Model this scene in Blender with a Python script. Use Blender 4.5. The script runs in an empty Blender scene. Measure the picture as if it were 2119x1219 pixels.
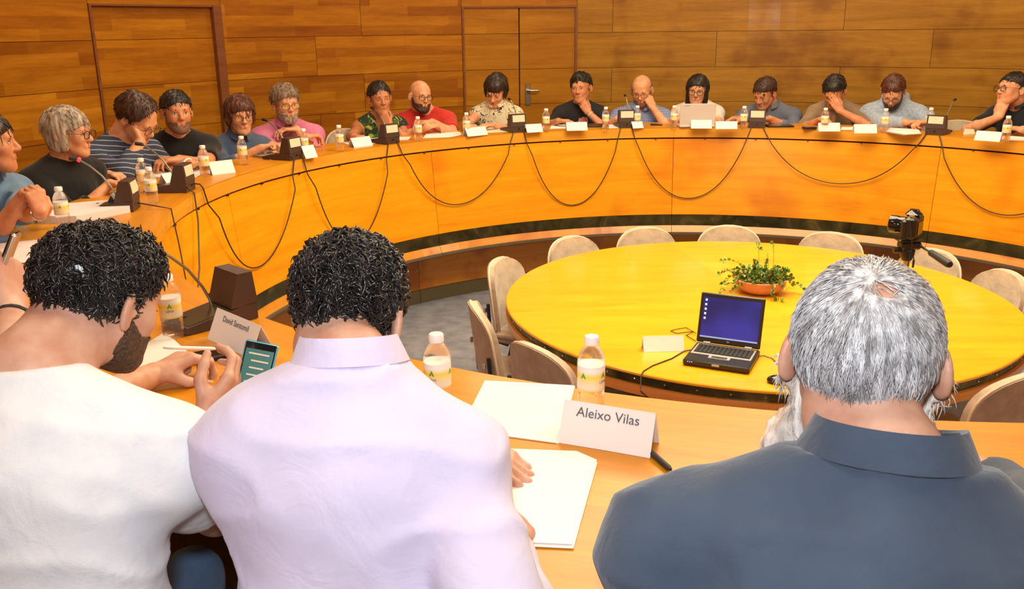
import bpy, bmesh, math, random
import numpy as np
from mathutils import Vector, Matrix
random.seed(7); RNG = np.random.default_rng(7)
C = bpy.context.scene.collection
SC = bpy.context.scene
# ------------------------------------------------------------------ camera
F_PX, PITCH, ROLL = 1863.43, 0.2882, -0.0112
CAM = np.array([-1.193, -4.379, 2.039])
_F = np.array([0, math.cos(PITCH), -math.sin(PITCH)]); _U = np.array([0, math.sin(PITCH), math.cos(PITCH)]); _R = np.array([1., 0, 0])
_R, _U = _R*math.cos(ROLL)+_U*math.sin(ROLL), -_R*math.sin(ROLL)+_U*math.cos(ROLL)
cd = bpy.data.cameras.new('camera'); cam = bpy.data.objects.new('camera', cd); C.objects.link(cam)
cd.sensor_width = 36.0; cd.lens = F_PX/2119*36; cd.clip_start = 0.05
cam.matrix_world = Matrix(((_R[0], _U[0], -_F[0], CAM[0]), (_R[1], _U[1], -_F[1], CAM[1]), (_R[2], _U[2], -_F[2], CAM[2]), (0, 0, 0, 1)))
SC.camera = cam
SC.view_settings.view_transform = 'Standard'; SC.view_settings.look = 'None'
SC.view_settings.exposure = 0.0; SC.view_settings.gamma = 1.0; SC.view_settings.use_curve_mapping = False
# ------------------------------------------------------------------ light
w = bpy.data.worlds.new('world'); SC.world = w; w.use_nodes = True
w.node_tree.nodes['Background'].inputs[0].default_value = (1.0, 0.86, 0.68, 1)
w.node_tree.nodes['Background'].inputs[1].default_value = 0.38
def area(name, loc, rot, size, power, color, shape='DISK', size_y=None):
    l = bpy.data.lights.new(name, 'AREA'); l.shape = shape; l.size = size; l.energy = power; l.color = color
    if size_y: l.size_y = size_y
    o = bpy.data.objects.new(name, l); C.objects.link(o); o.location = loc; o.rotation_euler = rot; return o
area('ceiling_light_centre', (0.0, -0.1, 3.55), (0, 0, 0), 2.6, 230, (1.0, 0.83, 0.56))
for k in range(8):
    a = math.radians(22.5+45*k); area('ceiling_light_ring', (3.35*math.cos(a), 3.35*math.sin(a), 3.55), (0, 0, 0), 0.7, 20, (1.0, 0.80, 0.55))
# flash of the photographer's camera, just above the lens
fl = area('camera_flash', (CAM[0]-0.03, CAM[1]+0.02, CAM[2]+0.16), (math.radians(74), 0, 0), 0.09, 13.5, (0.90, 0.95, 1.0))
fl.data.spread = math.radians(150)

# ------------------------------------------------------------------ calibration helpers (planes and cylinders of the real room)
T, SEAT, TAB = 1.276, 0.42, 0.740       # ring worktop, platform, round table heights above the pit floor
def pray(u, v): return _F+(u-1059.5)/F_PX*_R-(v-609.5)/F_PX*_U
def at(u, v, z=T):
    d = pray(u, v); return CAM+d*(z-CAM[2])/d[2]
def cyl(u, v, rad):
    d = pray(u, v); a = d[0]**2+d[1]**2; b = CAM[0]*d[0]+CAM[1]*d[1]; c = CAM[0]**2+CAM[1]**2-rad*rad
    return CAM+d*(-b+math.sqrt(b*b-a*c))/a
def dist(u, v, d): return CAM+pray(u, v)*d
def polar(r, deg, z=0.0): a = math.radians(deg); return np.array([r*math.cos(a), r*math.sin(a), z])
def ang(P): return math.degrees(math.atan2(P[1], P[0]))
# ------------------------------------------------------------------ object helpers
def tag(o, label=None, cat=None, group=None, kind=None):
    if label: o['label'] = label
    if cat: o['category'] = cat
    if group: o['group'] = group
    if kind: o['kind'] = kind
    return o
def empty(name, loc=(0, 0, 0), rz=0.0):
    o = bpy.data.objects.new(name, None); C.objects.link(o); o.location = tuple(loc); o.rotation_euler = (0, 0, rz); o.empty_display_size = .1
    return o
def copy_tree(o, parent=None):
    c = o.copy(); C.objects.link(c); c.parent = parent
    for ch in list(o.children): copy_tree(ch, c)
    return c
def link_mesh(name, V, Fc, mats, parent=None, smooth=False, mi=None, uv=None, org=None):
    """V (n,3) array, Fc list of index tuples or (m,k) array"""
    V = np.asarray(V, dtype=np.float32).reshape(-1, 3)
    if org is not None: V = V-np.asarray(org, dtype=np.float32)
    me = bpy.data.meshes.new(name)
    if isinstance(Fc, np.ndarray):
        m, k = Fc.shape
        me.vertices.add(len(V)); me.vertices.foreach_set('co', V.ravel())
        me.loops.add(m*k); me.loops.foreach_set('vertex_index', Fc.astype(np.int32).ravel())
        me.polygons.add(m); me.polygons.foreach_set('loop_start', np.arange(0, m*k, k, dtype=np.int32))
    else:
        me.from_pydata([tuple(map(float, v)) for v in V], [], Fc)
    if uv is not None:
        l = me.uv_layers.new(name='UVMap'); li = np.empty(len(me.loops), dtype=np.int32); me.loops.foreach_get('vertex_index', li)
        l.data.foreach_set('uv', np.asarray(uv, dtype=np.float32)[li].ravel())
    me.update(); me.validate()
    for m_ in (mats if isinstance(mats, (list, tuple)) else [mats]): me.materials.append(m_)
    if mi is not None: me.polygons.foreach_set('material_index', np.asarray(mi, dtype=np.int32))
    if smooth: me.polygons.foreach_set('use_smooth', np.ones(len(me.polygons), dtype=bool))
    o = bpy.data.objects.new(name, me); C.objects.link(o)
    if parent is not None: o.parent = parent
    return o
class MB:
    def __init__(s): s.v = []; s.f = []; s.m = []; s.uv = []
    def add(s, V, Fc, m=0, uv=None):
        b = len(s.v); s.v += [tuple(x) for x in V]; s.f += [tuple(i+b for i in f) for f in Fc]; s.m += [m]*len(Fc)
        s.uv += [tuple(x) for x in uv] if uv is not None else [(x[0], x[1]) for x in V]
        return s
    def box(s, c, d, rot=None, m=0, bev=0.0, taper=1.0):
        x, y, z = d[0]/2, d[1]/2, d[2]/2
        if bev > 0:
            b = min(bev, x*.9, y*.9, z*.9); V = []; rings = [(-z, b), (-z+b, 0), (z-b, 0), (z, b)]
            for zz, i in rings:
                k = taper if zz > 0 else 1
                for (sx, sy) in ((1, 1), (-1, 1), (-1, -1), (1, -1)):
                    ex, ey = (x-i)*k, (y-i)*k; bb = b if i == 0 else b*.4
                    if sx*sy > 0: V += [(sx*ex, sy*(ey-bb), zz), (sx*(ex-bb), sy*ey, zz)]
                    else: V += [(sx*(ex-bb), sy*ey, zz), (sx*ex, sy*(ey-bb), zz)]
            Fc = [tuple(range(7, -1, -1)), tuple(range(24, 32))]
            for r in range(3):
                for i in range(8): j = (i+1) % 8; Fc.append((r*8+i, r*8+j, r*8+8+j, r*8+8+i))
        else:
            V = [(sx*x*(taper if sz > 0 else 1), sy*y*(taper if sz > 0 else 1), sz*z) for sz in (-1, 1) for sy in (-1, 1) for sx in (-1, 1)]
            Fc = [(0, 2, 3, 1), (4, 5, 7, 6), (0, 1, 5, 4), (2, 6, 7, 3), (0, 4, 6, 2), (1, 3, 7, 5)]
        V = [Vector(v) for v in V]
        if rot is not None: V = [rot @ v for v in V]
        V = [(v.x+c[0], v.y+c[1], v.z+c[2]) for v in V]
        return s.add(V, Fc, m)
    def tube(s, P, r, n=8, m=0, caps=True):
        P = [Vector(tuple(map(float, p))) for p in P]; R = r if isinstance(r, (list, tuple)) else [r]*len(P)
        V = []; up = None
        for i, p in enumerate(P):
            t = (P[min(i+1, len(P)-1)]-P[max(i-1, 0)]).normalized()
            if up is None: up = Vector((0, 0, 1)) if abs(t.z) < .9 else Vector((1, 0, 0))
            a = t.cross(up)
            if a.length < 1e-6: a = t.orthogonal()
            a.normalize(); b = a.cross(t).normalized(); up = b
            for k in range(n):
                q = 2*math.pi*k/n; V.append(tuple(p+(a*math.cos(q)+b*math.sin(q))*R[i]))
        Fc = []
        for i in range(len(P)-1):
            for k in range(n): j = (k+1) % n; Fc.append((i*n+k, i*n+j, i*n+n+j, i*n+n+k))
        if caps: Fc += [tuple(range(n-1, -1, -1)), tuple(range((len(P)-1)*n, len(P)*n))]
        return s.add(V, Fc, m)
    def lathe(s, prof, n=24, c=(0, 0, 0), m=0, axis=None):
        V = []; uv = []
        for (r, z) in prof:
            for k in range(n): q = 2*math.pi*k/n; V.append((r*math.cos(q), r*math.sin(q), z)); uv.append((k/n, z))
        Fc = []
        for i in range(len(prof)-1):
            for k in range(n): j = (k+1) % n; Fc.append((i*n+k, i*n+j, i*n+n+j, i*n+n+k))
        if prof[0][0] > 1e-5: Fc.append(tuple(range(n-1, -1, -1)))
        if prof[-1][0] > 1e-5: Fc.append(tuple(range((len(prof)-1)*n, len(prof)*n)))
        if axis is not None: V = [tuple(axis @ Vector(v)) for v in V]
        V = [(v[0]+c[0], v[1]+c[1], v[2]+c[2]) for v in V]
        return s.add(V, Fc, m, uv)
    def arc(s, prof, a0, a1, n, m=0, c=(0, 0)):
        """closed profile [(r, z)...] swept from a0 to a1 degrees; UV = arc length, height along profile"""
        k = len(prof); full = abs(a1-a0) >= 359.99; V = []; uv = []; per = [0]
        for i in range(1, k): per.append(per[-1]+math.dist(prof[i], prof[i-1]))
        N = n if full else n+1
        for i in range(N):
            a = math.radians(a0+(a1-a0)*i/n)
            for j, (r, z) in enumerate(prof):
                V.append((c[0]+r*math.cos(a), c[1]+r*math.sin(a), z)); uv.append((a*prof[0][0], z+r*.999))
        Fc = []
        for i in range(n):
            i2 = (i+1) % N
            for j in range(k): j2 = (j+1) % k; Fc.append((i*k+j, i*k+j2, i2*k+j2, i2*k+j))
        if not full: Fc += [tuple(range(k)), tuple(range((N-1)*k+k-1, (N-1)*k-1, -1))]
        return s.add(V, Fc, m, uv)
    def build(s, name, mats, parent=None, smooth=False, org=None, bevel=0):
        me = bpy.data.meshes.new(name); V = s.v
        if org is not None: V = [(v[0]-org[0], v[1]-org[1], v[2]-org[2]) for v in V]
        me.from_pydata([tuple(map(float, v)) for v in V], [], s.f)
        for m_ in (mats if isinstance(mats, (list, tuple)) else [mats]): me.materials.append(m_)
        me.polygons.foreach_set('material_index', s.m)
        l = me.uv_layers.new(name='UVMap'); li = [0]*len(me.loops); me.loops.foreach_get('vertex_index', li)
        l.data.foreach_set('uv', [c for i in li for c in s.uv[i]])
        bm = bmesh.new(); bm.from_mesh(me); bmesh.ops.recalc_face_normals(bm, faces=bm.faces); bm.to_mesh(me); bm.free()
        if smooth:
            me.polygons.foreach_set('use_smooth', [True]*len(me.polygons))
            try: me.set_sharp_from_angle(angle=math.radians(38))
            except Exception: pass
        me.update()
        o = bpy.data.objects.new(name, me); C.objects.link(o)
        if parent is not None: o.parent = parent
        return o
# ------------------------------------------------------------------ materials
def nt(name):
    m = bpy.data.materials.new(name); m.use_nodes = True; return m, m.node_tree, m.node_tree.nodes['Principled BSDF']
def plain(name, col, rough=.5, metal=0.0, spec=.5, bump=0.0, bscale=300, emit=None, sheen=0):
    m, t, b = nt(name); b.inputs['Base Color'].default_value = (*col, 1); b.inputs['Roughness'].default_value = rough
    b.inputs['Metallic'].default_value = metal; b.inputs['Specular IOR Level'].default_value = spec
    if sheen: b.inputs['Sheen Weight'].default_value = sheen
    if emit: b.inputs['Emission Color'].default_value = (*emit[:3], 1); b.inputs['Emission Strength'].default_value = emit[3]
    if bump:
        tc = t.nodes.new('ShaderNodeTexCoord'); n = t.nodes.new('ShaderNodeTexNoise'); n.inputs['Scale'].default_value = bscale; n.inputs['Detail'].default_value = 4
        bp = t.nodes.new('ShaderNodeBump'); bp.inputs['Strength'].default_value = bump; bp.inputs['Distance'].default_value = .004
        t.links.new(tc.outputs['Object'], n.inputs['Vector']); t.links.new(n.outputs['Fac'], bp.inputs['Height']); t.links.new(bp.outputs[0], b.inputs['Normal'])
    return m
def ramp(t, stops):
    r = t.nodes.new('ShaderNodeValToRGB'); e = r.color_ramp.elements
    while len(e) < len(stops): e.new(.5)
    for x, (p, c) in zip(e, stops): x.position = p; x.color = (*c, 1)
    return r
def wood(name, dark, mid, light, sx=1.2, sy=14, rough=.3, coord='UV', strips=None, coat=0.25, stain=None, rotz=0):
    m, t, b = nt(name); L = t.links.new
    tc = t.nodes.new('ShaderNodeTexCoord'); mp = t.nodes.new('ShaderNodeMapping'); mp.inputs['Scale'].default_value = (sx, sy, sy if coord == 'Object' else 1); mp.inputs['Rotation'].default_value = (0, 0, rotz)
    L(tc.outputs[coord], mp.inputs[0])
    oi = t.nodes.new('ShaderNodeObjectInfo')
    add = t.nodes.new('ShaderNodeVectorMath'); add.operation = 'ADD'; mul = t.nodes.new('ShaderNodeVectorMath'); mul.operation = 'SCALE'; mul.inputs[3].default_value = 17
    comb = t.nodes.new('ShaderNodeCombineXYZ'); L(oi.outputs['Random'], comb.inputs[0]); L(oi.outputs['Random'], comb.inputs[1]); L(comb.outputs[0], mul.inputs[0])
    L(mp.outputs[0], add.inputs[0]); L(mul.outputs[0], add.inputs[1])
    n1 = t.nodes.new('ShaderNodeTexNoise'); n1.inputs['Scale'].default_value = 1.5; n1.inputs['Detail'].default_value = 6; n1.inputs['Roughness'].default_value = .6; n1.inputs['Distortion'].default_value = .6
    n2 = t.nodes.new('ShaderNodeTexNoise'); n2.inputs['Scale'].default_value = 9; n2.inputs['Detail'].default_value = 5; n2.inputs['Roughness'].default_value = .65
    L(add.outputs[0], n1.inputs['Vector']); L(add.outputs[0], n2.inputs['Vector'])
    mx = t.nodes.new('ShaderNodeMix'); mx.inputs[0].default_value = .3; L(n1.outputs['Fac'], mx.inputs[2]); L(n2.outputs['Fac'], mx.inputs[3])
    r = ramp(t, [(.3, dark), (.5, mid), (.68, light)]); L(mx.outputs[0], r.inputs[0]); col = r.outputs[0]
    def mult(col, val, lo, hi):
        mr = t.nodes.new('ShaderNodeMapRange'); mr.inputs[3].default_value = lo; mr.inputs[4].default_value = hi; L(val, mr.inputs[0])
        vm = t.nodes.new('ShaderNodeVectorMath'); vm.operation = 'SCALE'; L(col, vm.inputs[0]); L(mr.outputs[0], vm.inputs[3]); return vm.outputs[0]
    if strips:   # veneer leaves: pieces of slightly different tone
        br = t.nodes.new('ShaderNodeTexBrick'); br.offset = .37; br.squash = 1.35; br.squash_frequency = 3; br.inputs['Color1'].default_value = (0, 0, 0, 1); br.inputs['Color2'].default_value = (1, 1, 1, 1)
        br.inputs['Scale'].default_value = 1; br.inputs['Mortar Size'].default_value = 0; br.inputs['Brick Width'].default_value = strips[0]; br.inputs['Row Height'].default_value = strips[1]
        av = t.nodes.new('ShaderNodeVectorMath'); av.operation = 'ADD'; L(tc.outputs[coord], av.inputs[0]); L(comb.outputs[0], av.inputs[1]); L(av.outputs[0], br.inputs['Vector'])
        tint = t.nodes.new('ShaderNodeMix'); tint.data_type = 'RGBA'; tint.blend_type = 'MULTIPLY'; tint.inputs[0].default_value = strips[2]
        rr = ramp(t, [(0, (.70, .52, .36)), (.5, (.95, .88, .8)), (1, (1.22, 1.22, 1.2))]); L(br.outputs['Color'], rr.inputs[0]); L(col, tint.inputs[6]); L(rr.outputs[0], tint.inputs[7]); col = tint.outputs[2]
    col = mult(col, oi.outputs['Random'], .93, 1.06)
    if stain:
        ns = t.nodes.new('ShaderNodeTexNoise'); ns.inputs['Scale'].default_value = stain[0]; ns.inputs['Detail'].default_value = 3; L(tc.outputs['Object'], ns.inputs['Vector'])
        sr = ramp(t, [(.52, (1, 1, 1)), (.66, stain[1])]); L(ns.outputs['Fac'], sr.inputs[0])
        mm = t.nodes.new('ShaderNodeMix'); mm.data_type = 'RGBA'; mm.blend_type = 'MULTIPLY'; mm.inputs[0].default_value = 1; L(col, mm.inputs[6]); L(sr.outputs[0], mm.inputs[7]); col = mm.outputs[2]
    L(col, b.inputs['Base Color']); b.inputs['Roughness'].default_value = rough
    b.inputs['Coat Weight'].default_value = coat; b.inputs['Coat Roughness'].default_value = .12
    b.inputs['Specular IOR Level'].default_value = .5 if coat > .1 else .28
    bp = t.nodes.new('ShaderNodeBump'); bp.inputs['Strength'].default_value = .06; bp.inputs['Distance'].default_value = .002; L(n2.outputs['Fac'], bp.inputs['Height']); L(bp.outputs[0], b.inputs['Normal'])
    return m
def cloth(name, col, var=.12, bump=.25, weave=900, rough=.85, col2=None, scale=6, sheen=.2):
    m, t, b = nt(name); L = t.links.new
    tc = t.nodes.new('ShaderNodeTexCoord'); n = t.nodes.new('ShaderNodeTexNoise'); n.inputs['Scale'].default_value = scale; n.inputs['Detail'].default_value = 5
    L(tc.outputs['Object'], n.inputs['Vector'])
    c2 = col2 or tuple(max(0, c*(1-var*2)) for c in col); r = ramp(t, [(.35, c2), (.62, col)]); L(n.outputs['Fac'], r.inputs[0]); L(r.outputs[0], b.inputs['Base Color'])
    b.inputs['Roughness'].default_value = rough; b.inputs['Specular IOR Level'].default_value = .2; b.inputs['Sheen Weight'].default_value = sheen
    n2 = t.nodes.new('ShaderNodeTexNoise'); n2.inputs['Scale'].default_value = weave; n2.inputs['Detail'].default_value = 2; L(tc.outputs['Object'], n2.inputs['Vector'])
    n3 = t.nodes.new('ShaderNodeTexNoise'); n3.inputs['Scale'].default_value = 14; n3.inputs['Detail'].default_value = 3; n3.inputs['Distortion'].default_value = .8; L(tc.outputs['Object'], n3.inputs['Vector'])
    bp = t.nodes.new('ShaderNodeBump'); bp.inputs['Strength'].default_value = bump; bp.inputs['Distance'].default_value = .0015; L(n2.outputs['Fac'], bp.inputs['Height'])
    bp2 = t.nodes.new('ShaderNodeBump'); bp2.inputs['Strength'].default_value = .35; bp2.inputs['Distance'].default_value = .012; L(n3.outputs['Fac'], bp2.inputs['Height']); L(bp.outputs[0], bp2.inputs['Normal'])
    L(bp2.outputs[0], b.inputs['Normal'])
    return m
M = {}
M['wall_l'] = wood('veneer_left', (.27, .092, .004), (.40, .152, .006), (.51, .22, .012), sx=.9, sy=9, rough=.38, strips=(.62, .082, .9), coat=.06)
M['wall_r'] = wood('veneer_right', (.28, .122, .010), (.41, .195, .016), (.51, .265, .028), sx=.8, sy=10, rough=.38, strips=(1.9, .163, .22), coat=.06, stain=(2.2, (.72, .62, .55)))
M['jamb'] = wood('door_jamb_wood', (.16, .05, .015), (.22, .07, .02), (.27, .095, .03), rough=.4)
M['backing'] = plain('panel_joint', (.05, .018, .006), .8)
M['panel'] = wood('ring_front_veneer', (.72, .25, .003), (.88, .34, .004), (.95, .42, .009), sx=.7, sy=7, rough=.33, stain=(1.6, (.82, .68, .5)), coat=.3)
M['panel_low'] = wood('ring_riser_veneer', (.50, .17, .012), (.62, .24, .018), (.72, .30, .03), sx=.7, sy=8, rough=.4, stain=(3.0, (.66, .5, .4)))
M['top'] = wood('ring_worktop_veneer', (.50, .180, .004), (.62, .245, .006), (.70, .305, .010), sx=.8, sy=9, rough=.36, strips=(1.1, .36, .25), coat=.08)
M['edge'] = wood('ring_edge_veneer', (.60, .25, .02), (.72, .33, .03), (.8, .40, .05), sx=.7, sy=10, rough=.28, coat=.4)
M['round'] = wood('round_table_veneer', (.68, .30, .005), (.78, .375, .008), (.84, .43, .014), sx=1.1, sy=7, rough=.3, coord='Object', coat=.4)
M['round_edge'] = wood('round_edge_veneer', (.45, .15, .02), (.55, .21, .03), (.62, .27, .05), sx=.7, sy=10, rough=.3)
M['marble'] = None
def marble():
    m, t, b = nt('olive_steel_band'); L = t.links.new
    tc = t.nodes.new('ShaderNodeTexCoord'); n = t.nodes.new('ShaderNodeTexNoise'); n.inputs['Scale'].default_value = 5; n.inputs['Detail'].default_value = 5; n.inputs['Distortion'].default_value = 1.5
    L(tc.outputs['Object'], n.inputs[0]); r = ramp(t, [(.3, (.035, .032, .012)), (.58, (.10, .085, .035)), (.70, (.20, .15, .05))]); L(n.outputs['Fac'], r.inputs[0]); L(r.outputs[0], b.inputs['Base Color'])
    b.inputs['Metallic'].default_value = .55; b.inputs['Roughness'].default_value = .22; return m
M['marble'] = marble()
M['trim'] = plain('dull_steel_trim', (.30, .27, .20), .35, .8)
M['kick'] = plain('kick_metal', (.20, .17, .09), .4, .6, bump=.2, bscale=30)
M['carpet'] = cloth('blue_grey_carpet', (.235, .25, .30), col2=(.15, .165, .21), weave=400, bump=.9, scale=9, rough=.95)
M['plat'] = cloth('platform_carpet', (.12, .11, .12), weave=400, bump=.8)
M['chair_out'] = cloth('chair_shell_fabric', (.33, .275, .225), weave=700, bump=.4, scale=14)
M['chair_in'] = cloth('chair_beige_fabric', (.56, .45, .33), weave=700, bump=.4, scale=14)
M['chair_edge'] = plain('chair_piping', (.62, .50, .38), .6)
M['chrome'] = plain('chrome', (.7, .7, .7), .15, 1.0)
M['steel'] = plain('brushed_steel', (.55, .53, .5), .3, 1.0)
M['black'] = plain('black_plastic', (.012, .011, .011), .4)
M['blackm'] = plain('black_rubber', (.02, .02, .02), .65)
M['brown'] = plain('dark_brown_plastic', (.060, .032, .024), .42, bump=.15, bscale=500)
M['olive'] = plain('olive_key_plate', (.085, .06, .02), .3, .4)
M['cream'] = plain('cream_sticker', (.75, .66, .48), .5)
M['white'] = plain('white_paper', (.84, .82, .80), .7, spec=.2)
M['pinkish'] = plain('pinkish_paper', (.80, .76, .74), .7, spec=.2)  # paper tone slightly darker and pinker than the white one
M['ceil'] = plain('ceiling_plaster', (.62, .53, .40), .9)
M['print'] = plain('grey_print', (.10, .10, .12), .7)
M['blueink'] = plain('blue_print', (.10, .16, .45), .7)
M['cap'] = plain('white_cap', (.85, .83, .80), .45)
M['red_led'] = plain('red_ring_light', (.8, .02, .02), .4, emit=(1, .02, .03, 3))
# ================================================================== SETTING
fl_ = MB().arc([(0.001, 0), (3.02, 0), (3.02, -.05), (0.001, -.05)], 0, 360, 96).build('floor', M['carpet']); tag(fl_, kind='structure')
tr_ = MB().arc([(3.03, .44), (3.03, -.05), (7.5, -.05), (7.5, SEAT), (3.06, SEAT), (3.06, .44)], 0, 360, 96).build('floor_platform', M['plat']); tag(tr_, kind='structure')
cl_ = MB().arc([(0.001, 3.6), (7.5, 3.6), (7.5, 3.7), (0.001, 3.7)], 0, 360, 48).build('ceiling', M['ceil']); tag(cl_, kind='structure')
RW = 4.56
wall = empty('wall_back'); tag(wall, kind='structure')
MB().arc([(RW+.045, SEAT), (RW+.10, SEAT), (RW+.10, 3.6), (RW+.045, 3.6)], -60, 240, 120).build('backing', M['backing'], wall)
rows = [(SEAT, .680), (.680, 1.007), (1.007, 1.333), (1.333, 1.659), (1.659, 1.985), (1.985, 2.311), (2.311, 2.637), (2.637, 2.963), (2.963, 3.6)]
G = .0035
def wall_piece(parent, a0, a1, z0, z1, mat, r=RW, name='panel', th=.04):
    ga = math.degrees(G/2/RW)
    return MB().arc([(r, z0+G/2), (r+th, z0+G/2), (r+th, z1-G/2), (r, z1-G/2)], a0+ga, a1-ga, max(2, int((a1-a0)/1.7))).build(name, mat, parent)
DA, DB = (96.9, 110.9), (139.0, 153.0); DTOP = 2.215
joints = {0: [-60, -40, -12, 20, 56.5, 80.2, 'D', 128.5, 'E', 172, 200, 240], 1: [-60, -30, 0, 34, 66, 92.6, 'D', 123, 'E', 165, 190, 215, 240]}
for ri, (z0, z1) in enumerate(rows):
    js = [j for j in joints[ri % 2] if not isinstance(j, str)]
    segs = list(zip(js[:-1], js[1:]))
    for a0, a1 in segs:
        cuts = [(a0, a1)]
        if z0 < DTOP:      # cut door openings
            for (d0, d1) in (DA, DB):
                nc = []
                for (x0, x1) in cuts:
                    if x1 <= d0 or x0 >= d1: nc.append((x0, x1)); continue
                    if x0 < d0: nc.append((x0, d0))
                    if x1 > d1: nc.append((d1, x1))
                cuts = nc
        for (x0, x1) in cuts:
            if x1-x0 < .3: continue
            wall_piece(wall, x0, x1, z0, z1, M['wall_r'] if (x0+x1)/2 < 96 else M['wall_l'])
for (d0, d1) in (DA, DB):   # the strip between door head and the next panel joint
    wall_piece(wall, d0, d1, DTOP+.012, 2.311, M['wall_l'])
# doors
def door(name, d0, d1, rec, leaves):
    e = empty(name); tag(e, kind='structure')
    for k in range(leaves):
        a0 = d0+(d1-d0)*k/leaves; a1 = d0+(d1-d0)*(k+1)/leaves
        for (z0, z1) in [(SEAT+.01, .680), (.680, 1.007), (1.007, 1.333), (1.333, 1.659), (1.659, 1.985), (1.985, DTOP)]:
            wall_piece(e, a0+.06, a1-.06, z0, z1, M['wall_l' if rec > .02 else 'wall_d'], RW+rec, 'panel', .03)
    for a, s in ((d0, 1), (d1, -1)):
        w_ = .9 if (rec > .02 and s > 0) else .25
        MB().arc([(RW-.012, SEAT), (RW+.06, SEAT), (RW+.06, DTOP+.012), (RW-.012, DTOP+.012)], a-(0 if s > 0 else w_)+.0, a+(w_ if s > 0 else 0), 2).build('jamb', M['jamb'], e)
    MB().arc([(RW-.004, DTOP), (RW+.06, DTOP), (RW+.06, DTOP+.014), (RW-.004, DTOP+.014)], d0, d1, 10).build('door_head', M['jamb'], e)
    return e
M['wall_d'] = wood('veneer_door', (.33, .125, .006), (.44, .185, .011), (.52, .24, .02), sx=.8, sy=9, rough=.36, strips=(2.5, .109, .25), coat=.06)
d1_ = door('door_1', *DB, .035, 1)
d2_ = door('door_2', *DA, .012, 2)
# lever handle on the left edge of the right leaf
a = 102.9; c = polar(RW+.006, a, 1.42); rad = polar(1, a); tg = polar(1, a-90)
hb = MB(); rot = Matrix.Rotation(math.radians(a-90), 3, 'Z')
hb.box(c, (.052, .010, .20), rot, bev=.006)
hp = c-rad*.008+np.array([0, 0, .04])
hb.tube([hp, hp-rad*.05, hp-rad*.055+tg*.012, hp-rad*.055+tg*.10], .010, 10)
hb.build('door_handle', M['steel'], d2_, smooth=True)
# rear wall behind the photographer
rw = MB(); 
for k in range(9): rw.arc([(5.6, SEAT+k*.35), (5.64, SEAT+k*.35), (5.64, SEAT+k*.35+.345), (5.6, SEAT+k*.35+.345)], 240, 300, 16)
rw.arc([(4.5, SEAT), (5.7, SEAT), (5.7, 3.6), (4.5, 3.6)], 239.5, 240, 1); rw.arc([(4.5, SEAT), (5.7, SEAT), (5.7, 3.6), (4.5, 3.6)], 300, 300.5, 1)
tag(rw.build('wall_front', M['wall_r']), kind='structure')
# ceiling luminaires that carry the lamps
M['lamp'] = plain('lamp_diffuser', (.9, .85, .75), .5, emit=(1, .84, .6, 2.0))
tag(MB().arc([(1.15, 3.56), (1.38, 3.56), (1.38, 3.6), (1.15, 3.6)], 0, 360, 48).build('trim_1', M['lamp']), kind='structure')

# ================================================================== RING TABLE
ring = empty('ring_table', (0, 0, 0)); tag(ring, 'large circular conference counter in orange varnished wood around the sunken centre', 'table')
def rout(a):
    """the worktop grows deeper on the photographer's side"""
    d = abs((a-255+180) % 360-180); t = min(max((100-d)/70, 0), 1); return .33*t*t*(3-2*t)
def warc(prof, a0, a1, n):
    mb = MB(); k = len(prof); V = []; uv = []
    for i in range(n+1):
        ad = a0+(a1-a0)*i/n; a = math.radians(ad)
        for r, z, w_ in prof: rr = r+w_*rout(ad); V.append((rr*math.cos(a), rr*math.sin(a), z)); uv.append((a*3.0, rr+z))
    Fc = [(i*k+j, i*k+(j+1) % k, (i+1)*k+(j+1) % k, (i+1)*k+j) for i in range(n) for j in range(k)]
    Fc += [tuple(range(k)), tuple(range(n*k+k-1, n*k-1, -1))]
    return mb.add(V, Fc, 0, uv)
SEG = [47.5, 88.1, 129.7, 170.5, 211, 297, 326, 366.5, 407.5]
for a0, a1 in zip(SEG[:-1], SEG[1:]):
    g = .035
    n = max(24, int((a1-a0)/1.7))
    warc([(2.748, T, 0), (2.748, T-.004, 0), (3.15, T-.004, 1), (3.15, T, 1)], a0+.01, a1-.01, n).build('worktop', M['top'], ring)
    warc([(2.750, T-.004, 0), (2.750, T-.078, 0), (2.80, T-.078, 0), (2.80, T-.02, 0), (3.11, T-.02, 1), (3.11, T-.05, 1), (3.148, T-.05, 1), (3.148, T-.004, 1)], a0+.01, a1-.01, n).build('edge_band', M['edge'], ring)
    MB().arc([(2.760, T-.090), (2.700, .594), (2.73, .594), (2.79, T-.090)], a0+g, a1-g, n).build('front_panel', M['panel'], ring)
    MB().arc([(2.702, .592), (2.696, .508), (2.72, .508), (2.73, .592)], a0+g, a1-g, n).build('steel_band', M['marble'], ring)
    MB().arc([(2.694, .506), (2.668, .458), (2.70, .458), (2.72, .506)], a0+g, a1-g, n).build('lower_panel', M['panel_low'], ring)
    MB().arc([(2.655, .458), (2.655, .440), (3.06, .440), (3.06, .458)], a0+g, a1-g, n).build('ledge_trim', M['trim'], ring)
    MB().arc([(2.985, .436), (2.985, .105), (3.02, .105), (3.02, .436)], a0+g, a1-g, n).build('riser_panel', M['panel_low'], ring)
    MB().arc([(2.975, .103), (2.975, .002), (3.02, .002), (3.02, .103)], a0+g, a1-g, n).build('kick_plate', M['kick'], ring)
MB().arc([(2.80, T-.03), (2.745, .46), (2.80, .46), (2.86, T-.03)], 0, 360, 96).build('carcass', M['backing'], ring)
# little clips under the edge
mb = MB()
for k in range(46):
    a = 8*k+3; p = polar(2.752, a, T-.084); mb.box(p, (.012, .012, .014), Matrix.Rotation(math.radians(a), 3, 'Z'))
tag(mb.build('edge_clips', M['backing'], ring), kind='stuff')

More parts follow.
